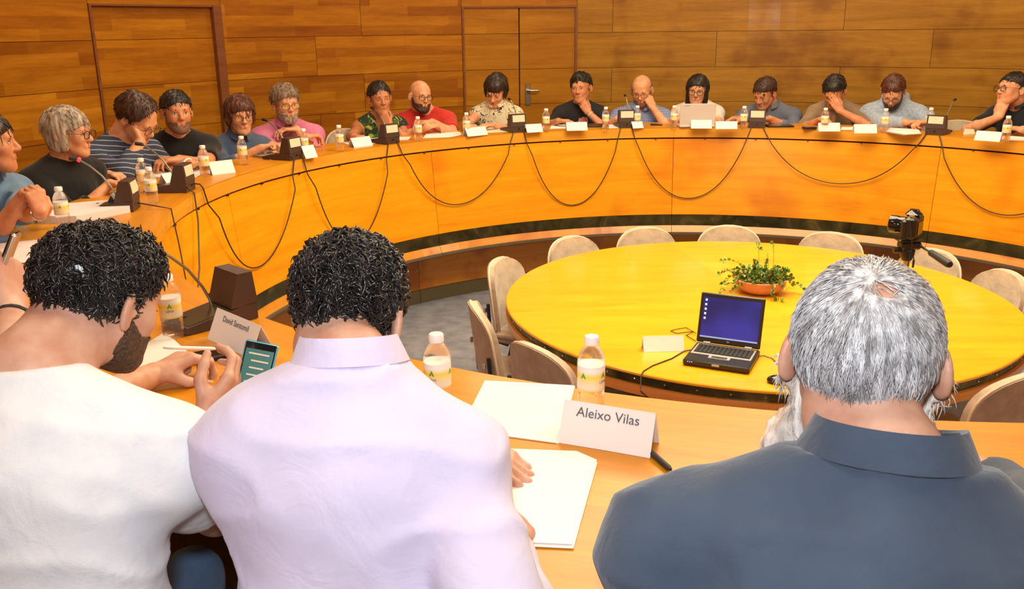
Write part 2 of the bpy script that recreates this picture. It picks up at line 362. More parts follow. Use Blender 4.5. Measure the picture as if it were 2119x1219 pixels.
# ================================================================== ROUND TABLE
RT = 1.224; TC = (0.0, -.09)
rt = empty('round_table', (TC[0], TC[1], 0)); tag(rt, 'round pit table with glossy yellow wooden top and steel edge strip', 'table')
# four veneer quadrants joined as the top
for k in range(4):
    MB().arc([(0.0008, TAB), (RT-.004, TAB), (RT, TAB-.004), (RT, TAB-.012), (0.0008, TAB-.012)], 10+90*k+.015, 100+90*k-.015, 24).build('tabletop', M['round'], rt)
MB().arc([(RT-.05, TAB-.012), (RT-.012, TAB-.012), (RT-.012, TAB-.052), (RT-.05, TAB-.052)], 0, 360, 96).build('steel_strip', M['marble'], rt)
MB().arc([(RT-.10, TAB-.053), (RT+.002, TAB-.053), (RT-.004, TAB-.095), (RT-.10, TAB-.095)], 0, 360, 96).build('wood_band', M['round_edge'], rt)
MB().lathe([(.45, 0), (.45, .03), (.30, .05), (.28, .60), (.55, TAB-.015)], 40).build('pedestal', M['black'], rt, smooth=True)
mb = MB()
for k in range(60):
    p = polar(RT-.010, k*6, TAB-.033); mb.box(p, (.006, .008, .008), Matrix.Rotation(math.radians(k*6), 3, 'Z'), bev=.002)
tag(mb.build('screw', M['chrome'], rt), kind='stuff')

# ================================================================== CHAIRS
def make_chair():
    """facing -Y (towards the table when the back is at +Y); origin at floor below the seat"""
    r = empty('shell_chair')
    def shell(y0, off, mat, name, th):
        V = []; Fc = []; nu, nv = 15, 13
        for layer in (0, 1):
            for j in range(nv):
                t = 1-(1-j/(nv-1))**1.7; z = .40+.40*t
                w_ = .215*(1-.10*t)
                if t > .62: w_ *= max(0.004, 1-((t-.62)/.381)**2.8)**.42
                if t < .2: w_ *= .86+.7*t
                for i in range(nu):
                    s = (i/(nu-1))*2-1
                    x = s*w_; y = y0+.05*t-.055*(abs(s)*w_/.215)**2.2+(layer*th)
                    V.append((x*(1-.02*layer), y, z))
        for layer in (0, 1):
            b = layer*nu*nv
            for j in range(nv-1):
                for i in range(nu-1):
                    q = (b+j*nu+i, b+j*nu+i+1, b+j*nu+nu+i+1, b+j*nu+nu+i); Fc.append(q if layer == 0 else q[::-1])
        b = nu*nv
        rim = [i for i in range(nu)]+[j*nu+nu-1 for j in range(1, nv)]+[(nv-1)*nu+i for i in range(nu-2, -1, -1)]+[j*nu for j in range(nv-2, 0, -1)]
        for i in range(len(rim)): p, q = rim[i], rim[(i+1) % len(rim)]; Fc.append((p, p+b, q+b, q))
        return MB().add(V, Fc).build(name, mat, r, smooth=True), [V[i] for i in rim]
    shell(.20, 0, M['chair_in'], 'backrest', .028)
    o, rim = shell(.229, 0, M['chair_out'], 'back_shell', .014)
    MB().tube([(p[0], p[1]+.002, p[2]) for p in rim[14:]], .006, 6).build('piping', M['chair_edge'], r, smooth=True)
    MB().box((0, -.01, .43), (.43, .42, .055), bev=.022).build('seat', M['chair_in'], r, smooth=True)
    MB().box((0, -.01, .395), (.42, .41, .02), bev=.01).build('seat_shell', M['chair_out'], r, smooth=True)
    for sx in (-1, 1):
        MB().box((sx*.19, .255, .56), (.016, .014, .028), bev=.003).build('bolt', M['chrome'], r)
        MB().tube([(sx*.20, .235, .60), (sx*.205, .22, .40), (sx*.19, .12, .375)], .010, 8).build('back_bracket', M['black'], r, smooth=True)
        for sy in (-1, 1):
            MB().tube([(sx*.13, sy*.12, .385), (sx*.20, sy*.19-.01, .012), (sx*.20, sy*.19-.01, 0.0)], [.011, .010, .012], 8).build('leg', M['chrome' if False else 'black'], r, smooth=True)
    return r
ch0 = make_chair(); used = [False]
def put_chair(x, y, z, az, label, group):
    o = ch0 if not used[0] else copy_tree(ch0); used[0] = True
    o.location = (x, y, z); o.rotation_euler = (0, 0, math.radians(az)-math.pi/2); tag(o, label, 'chair', group); return o
spec = [(1062, 565, 'beige-grey shell chair at the left end of the round table, second from the near left'),
        (1022, 650, 'beige-grey shell chair left of the round table, turned with its grey back to the viewer'),
        (1150, 790, 'beige-grey shell chair at the near left of the round table, behind the water bottle'),
        (1160, 525, 'shell chair on the far left of the round table, only its beige back showing'),
        (1320, 498, 'shell chair behind the round table, second back from the left along the far edge'),
        (1505, 491, 'shell chair at the far middle of the round table, behind the plant'),
        (1730, 507, 'shell chair at the far side of the round table, left of the tripod'),
        (1945, 547, 'shell chair at the far right of the round table, behind the tripod handle'),
        (2090, 600, 'shell chair at the right end of the round table, cut by the picture edge'),
        (2085, 800, 'grey-backed shell chair at the near right of the round table, beside the grey-haired man')]
for (u, v, lab) in spec:
    P = at(*{1062: (1092, 608), 1022: (1048, 700), 1150: (1185, 775)}[u], .62) if u in (1062, 1022, 1150) else cyl(u, v, 1.40) if v < 700 else at(u, v, .74)
    d = P[:2]-np.array(TC); az = ang(d); rr = 1.13 if u not in (1062, 1022, 1150) else max(1.13, float(np.linalg.norm(d))-.24)
    put_chair(TC[0]+rr*math.cos(math.radians(az)), TC[1]+rr*math.sin(math.radians(az)), 0, az, lab, 'shell chairs around the round table')
# ================================================================== IMPLICIT-SURFACE BODIES
f32 = np.float32
def V3(*a): return np.array(a if len(a) == 3 else a[0], dtype=float)
def nz(v): v = np.asarray(v, float); return v/(np.linalg.norm(v)+1e-12)
def frame(fwd, up):
    """rows: right, forward, up"""
    f = nz(fwd); u = np.asarray(up, float); u = nz(u-f*np.dot(u, f)); return np.array([np.cross(f, u), f, u])
class Grp:
    def __init__(s): s.p = []; s.b = []
    def _b(s, c, r): s.b.append((*c, r))
    def cap(s, a, b, ra, rb=None, k=.02, flat=False, sub=False, fa=False):
        a = V3(a); b = V3(b); rb = ra if rb is None else rb
        s.p.append(('c', a.astype(f32), (b-a).astype(f32), f32(max(np.dot(b-a, b-a), 1e-9)), ra, rb, k, flat, sub, fa)); s._b((a+b)/2, np.linalg.norm(b-a)/2+max(ra, rb)); return s
    def ell(s, c, r, Mx=None, k=.02, sub=False):
        r = (r, r, r) if np.isscalar(r) else r; Mx = np.eye(3) if Mx is None else Mx
        s.p.append(('e', V3(c).astype(f32), np.array(r, f32), np.asarray(Mx, f32), k, sub)); s._b(V3(c), max(r)); return s
    def chain(s, P, R, k=.02):
        for i in range(len(P)-1): s.cap(P[i], P[i+1], R[i], R[i+1], k)
        return s
    def ev(s, X, c, rad):
        B = np.array(s.b) if not hasattr(s, 'B') else s.B; s.B = B
        near = (np.linalg.norm(B[:, :3]-c, axis=1)-B[:, 3]) < rad+.07
        d = np.full(len(X), .5, f32)
        for i in np.nonzero(near)[0]:
            p = s.p[i]
            if p[0] == 'c':
                _, a, ba, bb, ra, rb, k, flat, sub, fa = p
                q = X-a; t0 = (q@ba)/bb; t = np.clip(t0, 0, 1); q = q-t[:, None]*ba
                e = np.sqrt(np.einsum('ij,ij->i', q, q))-(ra+(rb-ra)*t)
                if flat: e = np.maximum(e, (t0-1)*math.sqrt(bb))
                if fa: e = np.maximum(e, -t0*math.sqrt(bb))
            else:
                _, cc, r, Mx, k, sub = p
                q = (X-cc)@Mx.T; k0 = np.sqrt(np.einsum('ij,ij->i', q/r, q/r)); k1 = np.sqrt(np.einsum('ij,ij->i', q/(r*r), q/(r*r)))+1e-9
                e = k0*(k0-1)/k1
            if sub:
                h = np.clip(.5-.5*(d+e)/k, 0, 1); d = d*(1-h)+(-e)*h+k*h*(1-h)
            else:
                h = np.clip(.5+.5*(d-e)/k, 0, 1); d = d*h+e*(1-h) - k*h*(1-h) if False else (d*(1-h)+e*h-k*h*(1-h))
        return d
def smin(a, b, k): h = np.clip(.5+.5*(a-b)/k, 0, 1); return a*(1-h)+b*h-k*h*(1-h)
def polygonise(fn, lo, hi, h, B=16, margin=.04):
    lo = V3(lo); n = np.ceil((V3(hi)-lo)/h/B).astype(int)*B
    Gd = np.full((n[0]+1, n[1]+1, n[2]+1), .5, f32)
    nb = n//B; hd = B*h*math.sqrt(3)/2
    bi = np.stack(np.meshgrid(*[np.arange(k) for k in nb], indexing='ij'), -1).reshape(-1, 3)
    cen = lo+(bi+.5)*B*h
    dc = fn(cen.astype(f32), cen.mean(0), 1e3)
    o = np.arange(B+1)*h; loc = np.stack(np.meshgrid(o, o, o, indexing='ij'), -1).reshape(-1, 3)
    for b, c, d in zip(bi, cen, dc):
        s = tuple(slice(q*B, q*B+B+1) for q in b)
        if d > hd*1.15+margin: continue
        if d < -(hd*1.25+margin): Gd[s] = -.5; continue
        Gd[s] = fn((lo+b*B*h+loc).astype(f32), c, hd).reshape(B+1, B+1, B+1)
    Gd[0] = Gd[-1] = .5; Gd[:, 0] = Gd[:, -1] = .5; Gd[:, :, 0] = Gd[:, :, -1] = .5
    S = (Gd < 0).astype(np.uint8)
    cnt = sum(S[i:S.shape[0]-1+i, j:S.shape[1]-1+j, k:S.shape[2]-1+k] for i in (0, 1) for j in (0, 1) for k in (0, 1))
    I = np.argwhere((cnt > 0) & (cnt < 8)); 
    if len(I) == 0: return np.zeros((0, 3)), np.zeros((0, 4), int)
    idx = np.full(cnt.shape, -1, np.int32); idx[tuple(I.T)] = np.arange(len(I))
    acc = np.zeros((len(I), 3)); w_ = np.zeros(len(I))
    for ax in range(3):
        for i in (0, 1):
            for j in (0, 1):
                o0 = [0, 0, 0]; oo = [q for q in range(3) if q != ax]; o0[oo[0]] = i; o0[oo[1]] = j; o1 = list(o0); o1[ax] = 1
                a = Gd[tuple((I+o0).T)]; b = Gd[tuple((I+o1).T)]; m_ = (a < 0) != (b < 0)
                t = np.where(m_, a/np.where(m_, a-b, 1), 0); P = np.tile(np.array(o0, float), (len(I), 1)); P[:, ax] += t
                acc += P*m_[:, None]; w_ += m_
    V = lo+(I+acc/w_[:, None])*h
    Fs = []
    for ax in range(3):
        a = np.take(S, range(0, S.shape[ax]-1), ax); b = np.take(S, range(1, S.shape[ax]), ax)
        E = np.argwhere(a != b); sg = a[tuple(E.T)]; oo = [q for q in range(3) if q != ax]
        ok = (E[:, oo[0]] > 0) & (E[:, oo[1]] > 0) & (E[:, oo[0]] < n[oo[0]]) & (E[:, oo[1]] < n[oo[1]]); E = E[ok]; sg = sg[ok]
        def id_(d0, d1): q = E.copy(); q[:, oo[0]] -= d0; q[:, oo[1]] -= d1; return idx[tuple(q.T)]
        Q = np.stack([id_(1, 1), id_(0, 1), id_(0, 0), id_(1, 0)], 1)
        flip = (sg == 1) if ax != 1 else (sg == 0); Q[~flip] = Q[~flip][:, ::-1]; Fs.append(Q)
    Fq = np.concatenate(Fs); return V, Fq[(Fq >= 0).all(1)]
def relax(V, Fq, it=1, lam=.5):
    for _ in range(it):
        acc = np.zeros_like(V); c = np.zeros(len(V))
        for i in range(4):
            a, b = Fq[:, i], Fq[:, (i+1) % 4]
            for ax in range(3):
                acc[:, ax] += np.bincount(a, V[b, ax], len(V)); acc[:, ax] += np.bincount(b, V[a, ax], len(V))
            c += np.bincount(a, minlength=len(V))+np.bincount(b, minlength=len(V))
        V = V+lam*(acc/np.maximum(c, 1)[:, None]-V)
    return V
_w = RNG.normal(size=(14, 3)); _w /= np.linalg.norm(_w, axis=1, keepdims=True); _ph = RNG.uniform(0, 6.28, 14)
def wob(X, freq, n=6, o=0):
    s = 0
    for i in range(n): s = s+np.sin(X@(_w[(i+o) % 14]*freq*(1+.37*i)).astype(f32)+_ph[(i+o) % 14])/(1+.35*i)
    return s/2.2
# ------------------------------------------------------------------ skin, hair, fabric materials
def skin_mat(name, col, red=.0):
    m, t, b = nt(name); L = t.links.new
    tc = t.nodes.new('ShaderNodeTexCoord'); n = t.nodes.new('ShaderNodeTexNoise'); n.inputs['Scale'].default_value = 28; n.inputs['Detail'].default_value = 6; L(tc.outputs['Object'], n.inputs[0])
    c2 = (col[0]*.86, col[1]*.72, col[2]*.68); r = ramp(t, [(.35, c2), (.62, col)]); L(n.outputs['Fac'], r.inputs[0]); L(r.outputs[0], b.inputs['Base Color'])
    b.inputs['Roughness'].default_value = .5; b.inputs['Subsurface Weight'].default_value = .12; b.inputs['Subsurface Radius'].default_value = (.02, .008, .004); b.inputs['Subsurface Scale'].default_value = .3
    n2 = t.nodes.new('ShaderNodeTexNoise'); n2.inputs['Scale'].default_value = 400; L(tc.outputs['Object'], n2.inputs[0]); bp = t.nodes.new('ShaderNodeBump'); bp.inputs['Strength'].default_value = .12; bp.inputs['Distance'].default_value = .001; L(n2.outputs['Fac'], bp.inputs['Height']); L(bp.outputs[0], b.inputs['Normal'])
    return m
SK = {'fair': skin_mat('skin_fair', (.72, .37, .20)), 'mid': skin_mat('skin_mid', (.62, .285, .14)), 'tan': skin_mat('skin_tan', (.54, .235, .11)), 'pale': skin_mat('skin_pale', (.72, .42, .30)), 'near': skin_mat('skin_near', (.62, .36, .25))}
LIP = plain('lips', (.42, .12, .09), .45); SCL = plain('eye_white', (.7, .66, .6), .3); IRI = plain('dark_iris', (.02, .012, .008), .2); LASH = plain('lash_line', (.03, .018, .012), .6)
def hair_mat(name, dark, light, scale=60, rough=.42, axis=(1, 1, .18), bump=.7):
    m, t, b = nt(name); L = t.links.new
    tc = t.nodes.new('ShaderNodeTexCoord'); mp = t.nodes.new('ShaderNodeMapping'); mp.inputs['Scale'].default_value = axis; L(tc.outputs['Object'], mp.inputs[0])
    n = t.nodes.new('ShaderNodeTexNoise'); n.inputs['Scale'].default_value = scale; n.inputs['Detail'].default_value = 5; n.inputs['Distortion'].default_value = .4; L(mp.outputs[0], n.inputs[0])
    r = ramp(t, [(.36, dark), (.66, light)]); L(n.outputs['Fac'], r.inputs[0]); L(r.outputs[0], b.inputs['Base Color']); b.inputs['Roughness'].default_value = rough; b.inputs['Specular IOR Level'].default_value = .5
    n2 = t.nodes.new('ShaderNodeTexNoise'); n2.inputs['Scale'].default_value = scale*2.2; n2.inputs['Detail'].default_value = 3; L(mp.outputs[0], n2.inputs[0])
    bp = t.nodes.new('ShaderNodeBump'); bp.inputs['Strength'].default_value = bump; bp.inputs['Distance'].default_value = .004; L(n2.outputs['Fac'], bp.inputs['Height']); L(bp.outputs[0], b.inputs['Normal'])
    return m
HM = {'black': hair_mat('hair_black', (.006, .005, .004), (.022, .015, .011)), 'brown': hair_mat('hair_brown', (.022, .009, .005), (.075, .028, .014)),
      'dark': hair_mat('hair_dark_brown', (.010, .006, .004), (.045, .02, .012)), 'grey': hair_mat('hair_grey', (.16, .12, .09), (.55, .46, .36)),
      'greybrown': hair_mat('hair_greying', (.09, .055, .035), (.30, .21, .14), scale=45), 'auburn': hair_mat('hair_auburn', (.05, .013, .006), (.13, .038, .018)),
      'white': hair_mat('beard_white', (.45, .38, .32), (.85, .80, .74)), 'stub': hair_mat('beard_dark', (.028, .014, .009), (.11, .055, .035), scale=220, axis=(1, 1, 1)),
      'stubble': hair_mat('stubble', (.08, .045, .03), (.34, .18, .12), scale=420, axis=(1, 1, 1), bump=.3)}
def stripes_mat(name, base, line, freq, width, wav=.15, tilt=(0, .25, 1)):
    m, t, b = nt(name); L = t.links.new; tc = t.nodes.new('ShaderNodeTexCoord')
    dt = t.nodes.new('ShaderNodeVectorMath'); dt.operation = 'DOT_PRODUCT'; dt.inputs[1].default_value = tilt; L(tc.outputs['Object'], dt.inputs[0])
    n = t.nodes.new('ShaderNodeTexNoise'); n.inputs['Scale'].default_value = 5; L(tc.outputs['Object'], n.inputs[0])
    ma = t.nodes.new('ShaderNodeMath'); ma.operation = 'MULTIPLY_ADD'; ma.inputs[1].default_value = wav*.3; L(n.outputs['Fac'], ma.inputs[0]); L(dt.outputs['Value'], ma.inputs[2])
    mu = t.nodes.new('ShaderNodeMath'); mu.operation = 'MULTIPLY'; mu.inputs[1].default_value = freq; L(ma.outputs[0], mu.inputs[0]); fr = t.nodes.new('ShaderNodeMath'); fr.operation = 'FRACT'; L(mu.outputs[0], fr.inputs[0])
    lt = t.nodes.new('ShaderNodeMath'); lt.operation = 'LESS_THAN'; lt.inputs[1].default_value = width; L(fr.outputs[0], lt.inputs[0])
    mx = t.nodes.new('ShaderNodeMix'); mx.data_type = 'RGBA'; mx.inputs[6].default_value = (*base, 1); mx.inputs[7].default_value = (*line, 1); L(lt.outputs[0], mx.inputs[0]); L(mx.outputs[2], b.inputs['Base Color']); b.inputs['Roughness'].default_value = .9
    return m
def plaid_mat(name, base, l1, l2, fx, amt=.5):
    m, t, b = nt(name); L = t.links.new; tc = t.nodes.new('ShaderNodeTexCoord'); sep = t.nodes.new('ShaderNodeSeparateXYZ'); L(tc.outputs['Object'], sep.inputs[0]); col = None
    prev = None
    for ax, c in ((0, l1), (2, l2)):
        mu = t.nodes.new('ShaderNodeMath'); mu.operation = 'MULTIPLY'; mu.inputs[1].default_value = fx; L(sep.outputs[ax], mu.inputs[0]); fr = t.nodes.new('ShaderNodeMath'); fr.operation = 'FRACT'; L(mu.outputs[0], fr.inputs[0])
        lt = t.nodes.new('ShaderNodeMath'); lt.operation = 'LESS_THAN'; lt.inputs[1].default_value = .28; L(fr.outputs[0], lt.inputs[0])
        sc = t.nodes.new('ShaderNodeMath'); sc.operation = 'MULTIPLY'; sc.inputs[1].default_value = amt; L(lt.outputs[0], sc.inputs[0])
        mx = t.nodes.new('ShaderNodeMix'); mx.data_type = 'RGBA'; mx.inputs[7].default_value = (*c, 1); L(sc.outputs[0], mx.inputs[0])
        if prev is None: mx.inputs[6].default_value = (*base, 1)
        else: L(prev, mx.inputs[6])
        prev = mx.outputs[2]
    L(prev, b.inputs['Base Color']); b.inputs['Roughness'].default_value = .85; return m
def blotch_mat(name, cols, scale, thr):
    """printed fabric: base colour with blobs of the other colours"""
    m, t, b = nt(name); L = t.links.new; tc = t.nodes.new('ShaderNodeTexCoord'); prev = None
    for i, c in enumerate(cols[1:]):
        n = t.nodes.new('ShaderNodeTexNoise'); n.inputs['Scale'].default_value = scale*(1+.23*i); n.inputs['Detail'].default_value = 2.5; n.inputs['Distortion'].default_value = 1.2
        mp = t.nodes.new('ShaderNodeMapping'); mp.inputs['Location'].default_value = (i*3.7, i*1.3, i*2.1); L(tc.outputs['Object'], mp.inputs[0]); L(mp.outputs[0], n.inputs[0])
        if thr[i] < 0:      # drawn outlines
            ab = t.nodes.new('ShaderNodeMath'); ab.operation = 'SUBTRACT'; ab.inputs[1].default_value = .5; L(n.outputs['Fac'], ab.inputs[0]); a2 = t.nodes.new('ShaderNodeMath'); a2.operation = 'ABSOLUTE'; L(ab.outputs[0], a2.inputs[0])
            g = t.nodes.new('ShaderNodeMath'); g.operation = 'LESS_THAN'; g.inputs[1].default_value = -thr[i]; L(a2.outputs[0], g.inputs[0])
        else:
            g = t.nodes.new('ShaderNodeMath'); g.operation = 'GREATER_THAN'; g.inputs[1].default_value = thr[i]; L(n.outputs['Fac'], g.inputs[0])
        mx = t.nodes.new('ShaderNodeMix'); mx.data_type = 'RGBA'; mx.inputs[7].default_value = (*c, 1); L(g.outputs[0], mx.inputs[0])
        if prev is None: mx.inputs[6].default_value = (*cols[0], 1)
        else: L(prev, mx.inputs[6])
        prev = mx.outputs[2]
    L(prev, b.inputs['Base Color']); b.inputs['Roughness'].default_value = .85; return m
# ------------------------------------------------------------------ body parts
def head_prims(g, H, R, beard=0, female=False, s=1.0):
    """H head centre, R rows right/forward/up"""
    def W(x, y, z): return H+s*(x*R[0]+y*R[1]+z*R[2])
    def E(c, r, k=.02, sub=False, M_=None): g.ell(W(*c), tuple(q*s for q in r), R if M_ is None else M_, k*s, sub)
    jw = .88 if female else 1.0
    E((0, -.018, .036), (.076, .097, .084)); E((0, .028, .032), (.062, .062, .062)); E((0, .028, -.028), (.059*jw, .062, .072), .025)
    E((0, .034, -.072), (.046*jw, .050, .036), .025); E((0, .072, -.096), (.021*jw, .022, .020), .03)
    for q in (-1, 1):
        E((q*.034, .060, -.022), (.022, .022, .024), .035)
        g.cap(W(q*.050*jw, .0, -.045), W(q*.026*jw, .062, -.090), .018*s, .014*s, .03*s)
    g.cap(W(-.032, .082, .024), W(.032, .082, .024), .010*s, None, .018*s)
    for q in (-1, 1): E((q*.0315, .103, .003), (.017, .016, .011), .012, True)
    g.cap(W(0, .086, .016), W(0, .109, -.020), .0075*s, .0105*s, .012*s); E((0, .108, -.026), (.011, .010, .009), .008)
    for q in (-1, 1): E((q*.011, .100, -.029), (.0075, .010, .0075), .006)
    g.cap(W(-.017, .086, -.052), W(.017, .086, -.052), .0075*s, None, .010*s); g.cap(W(-.014, .086, -.062), W(.014, .086, -.062), .0078*s, None, .008*s)
    for q in (-1, 1):
        t = math.radians(33)*q; c, s_ = math.cos(t), math.sin(t); Re = np.array([c*R[0]+s_*R[1], -s_*R[0]+c*R[1], R[2]])
        tp = math.radians(-14); Re = np.array([Re[0], math.cos(tp)*Re[1]+math.sin(tp)*Re[2], -math.sin(tp)*Re[1]+math.cos(tp)*Re[2]])
        E((q*.084, -.010, -.002), (.0085, .0185, .033), .006, False, Re)
        E((q*.084, -.008, -.026), (.006, .010, .010), .006, False, Re)
        E((q*.093, -.002, .003), (.007, .0105, .019), .004, True, Re)
        E((q*.082, .006, -.006), (.005, .005, .008), .004, False, Re)
def hand_prims(g, Wp, hd, pn, side, curl=.35, s=1.0, spread=.12, thumb=.5, pinch=False):
    """Wp wrist, hd hand direction, pn palm normal (towards the palm side), side +1 when the thumb lies along +cross"""
    f = nz(hd); pn = nz(V3(pn)-f*np.dot(pn, f)); a = np.cross(f, pn)*side
    K = .008*s
    for i, (off, L_, fr) in enumerate([(.031, .082, .0098), (.010, .086, .0102), (-.011, .082, .0098), (-.030, .075, .0086)]):
        kn = Wp+f*L_*s+a*off*s-pn*.004*s
        g.cap(Wp+a*off*.62*s+f*.008*s, kn, .0145*s, .0115*s, .014*s)
        ln = [(.043, .026, .020), (.048, .030, .021), (.044, .028, .020), (.034, .021, .018)][i]
        d = nz(f+a*off*spread*8); c = curl*(1+.08*i) if not (pinch and i < 2) else curl*.9
        p = kn; an = c*.8; rr = fr*s
        for j, l in enumerate(ln):
            dd = nz(d*math.cos(an)+pn*math.sin(an)); q = p+dd*l*s; g.cap(p, q, rr, rr*.90, .004*s if j else .006*s); p = q; rr *= .90; an += c*(1.25 if j == 0 else .8)
    b = Wp+f*.022*s+a*.024*s+pn*.006*s; td = nz(f*.75+a*(.75*thumb+.15)+pn*(.35+.5*curl))
    m_ = b+td*.044*s; g.cap(b, m_, .0155*s, .0120*s, .014*s); td2 = nz(f*.95+a*.12*thumb+pn*.55*curl+td*.2); t1 = m_+td2*.031*s; g.cap(m_, t1, .0112*s, .0100*s, .005*s); t2 = t1+nz(td2+f*.2-a*.1+pn*.2*curl)*.024*s; g.cap(t1, t2, .0100*s, .0082*s, .005*s)
    return t2
def ik(S, Wp, hint, l1, l2):
    d = Wp-S; L_ = np.linalg.norm(d); 
    if L_ > (l1+l2)*.985: k = L_/((l1+l2)*.985); l1 *= k; l2 *= k
    x = (l1*l1-l2*l2+L_*L_)/(2*L_); hh = math.sqrt(max(l1*l1-x*x, 0)); u = d/L_; v = hint-S; v = v-u*np.dot(v, u); return S+u*x+nz(v)*hh
def view_dir(P, yaw):
    """horizontal direction for someone at P: 0 looks at the photographer's side of the room, + turns to the right of the picture"""
    d = CAM-P; d[2] = 0; d = nz(d); r = np.array([-d[1], d[0], 0]); a = math.radians(yaw); return nz(d*math.cos(a)+r*math.sin(a))
def torus_pts(c, ax, ay, rx, ry, n=18, p=2.6):
    out = []
    for i in range(n+1):
        a = 2*math.pi*i/n; cx, sx = math.cos(a), math.sin(a)
        out.append(c+ax*rx*math.copysign(abs(cx)**(2/p), cx)+ay*ry*math.copysign(abs(sx)**(2/p), sx))
    return out
GLASS = None
def glass_mat():
    m, t, b = nt('lens_glass'); b.inputs['Base Color'].default_value = (1, 1, 1, 1); b.inputs['Roughness'].default_value = .02
    tr = t.nodes.new('ShaderNodeBsdfTransparent'); gl = t.nodes.new('ShaderNodeBsdfGlossy'); gl.inputs['Roughness'].default_value = .03; fr = t.nodes.new('ShaderNodeFresnel'); fr.inputs[0].default_value = 1.35; mx = t.nodes.new('ShaderNodeMixShader')
    mx.inputs[0].default_value = .07; t.links.new(tr.outputs[0], mx.inputs[1]); t.links.new(gl.outputs[0], mx.inputs[2]); t.links.new(mx.outputs[0], t.nodes['Material Output'].inputs[0]); return m
GLASS = glass_mat()
def coarsen(V, Fq, hidden, cell):
    """merge the vertices that clothing or skin covers into a coarser grid; returns triangles"""
    key = np.floor(V/cell).astype(np.int64); k = (key[:, 0]*73856093) ^ (key[:, 1]*19349663) ^ (key[:, 2]*83492791)
    k = np.where(hidden, k, -(np.arange(len(V))+10**15)); _, inv = np.unique(k, return_inverse=True); inv = inv.ravel(); n = inv.max()+1
    c = np.bincount(inv, minlength=n); V2 = np.stack([np.bincount(inv, V[:, i], n)/c for i in range(3)], 1)
    T_ = np.concatenate([Fq[:, [0, 1, 2]], Fq[:, [0, 2, 3]]]); T_ = inv[T_]; ok = (T_[:, 0] != T_[:, 1]) & (T_[:, 1] != T_[:, 2]) & (T_[:, 0] != T_[:, 2]); T_ = T_[ok]
    s_ = np.sort(T_, 1); _, u = np.unique(s_, axis=0, return_index=True); return V2, T_[u]
def vnormals(V, Fq):
    n = np.cross(V[Fq[:, 2]]-V[Fq[:, 0]], V[Fq[:, 3]]-V[Fq[:, 1]]); a = np.zeros_like(V)
    for i in range(4):
        for ax in range(3): a[:, ax] += np.bincount(Fq[:, i], n[:, ax], len(V))
    return a/(np.linalg.norm(a, axis=1, keepdims=True)+1e-12)
def locks(V, N, c, rad3, R, flow, n, L, r, m=5, curl=0.0, turns=1.0, lift=.10, sides=3, sel=None, jit=.25, rng=None):
    """n tapered hair locks grown on a surface; the path follows the skull ellipsoid (c, rad3 in the frame R)"""
    rng = rng or RNG
    pool = np.arange(len(V)) if sel is None else np.nonzero(sel)[0]
    if len(pool) == 0: return np.zeros((0, 3)), np.zeros((0, 4), int)
    i = rng.choice(pool, n); P0 = V[i]+rng.normal(size=(n, 3))*.0012; Nn = N[i]
    D = flow((P0-c)@R.T)@R+rng.normal(size=(n, 3))*jit; D -= Nn*np.einsum('ij,ij->i', D, Nn)[:, None]; D /= np.linalg.norm(D, axis=1, keepdims=True)+1e-9
    B = np.cross(Nn, D); Ls = L*rng.uniform(.6, 1.25, n); ph = rng.uniform(0, 6.28, n); tn = turns*rng.uniform(.6, 1.3, n); cr = curl*rng.uniform(.5, 1.3, n)
    q0 = ((P0-c)@R.T)/rad3; l0 = np.linalg.norm(q0, axis=1); path = []
    for k in range(m+1):
        t = k/m; p = P0+D*(Ls*t)[:, None]; q = ((p-c)@R.T)/rad3; ln = np.linalg.norm(q, axis=1); q = q/ln[:, None]*(l0-.02+lift*t)[:, None]; p = (q*rad3)@R+c
        a_ = ph+6.28*tn*t; p = p+Nn*(cr*np.cos(a_)+cr*.5)[:, None]+B*(cr*np.sin(a_))[:, None]; path.append(p)
    path = np.stack(path, 1); T_ = np.gradient(path, axis=1); T_ /= np.linalg.norm(T_, axis=2, keepdims=True)+1e-12
    u = np.cross(T_, Nn[:, None, :]+.01); u /= np.linalg.norm(u, axis=2, keepdims=True)+1e-12; w_ = np.cross(T_, u)
    prof = np.array([.6, 1, 1, .9, .7, .15]) if m == 5 else np.interp(np.linspace(0, 1, m+1), [0, .2, .7, 1], [.6, 1, .9, .12])
    rr = r*rng.uniform(.6, 1.3, n)[:, None]*prof[None]
    VV = np.stack([path+(u*math.cos(6.283*j/sides)+w_*math.sin(6.283*j/sides))*rr[..., None] for j in range(sides)], 2)   # n, m+1, sides, 3
    base = (np.arange(n)*(m+1)*sides)[:, None, None]; kk = (np.arange(m)*sides)[None, :, None]; jj = np.arange(sides)[None, None]; j2 = (jj+1) % sides
    F_ = np.stack([base+kk+jj, base+kk+j2, base+kk+sides+j2, base+kk+sides+jj], -1).reshape(-1, 4)
    return VV.reshape(-1, 3), F_
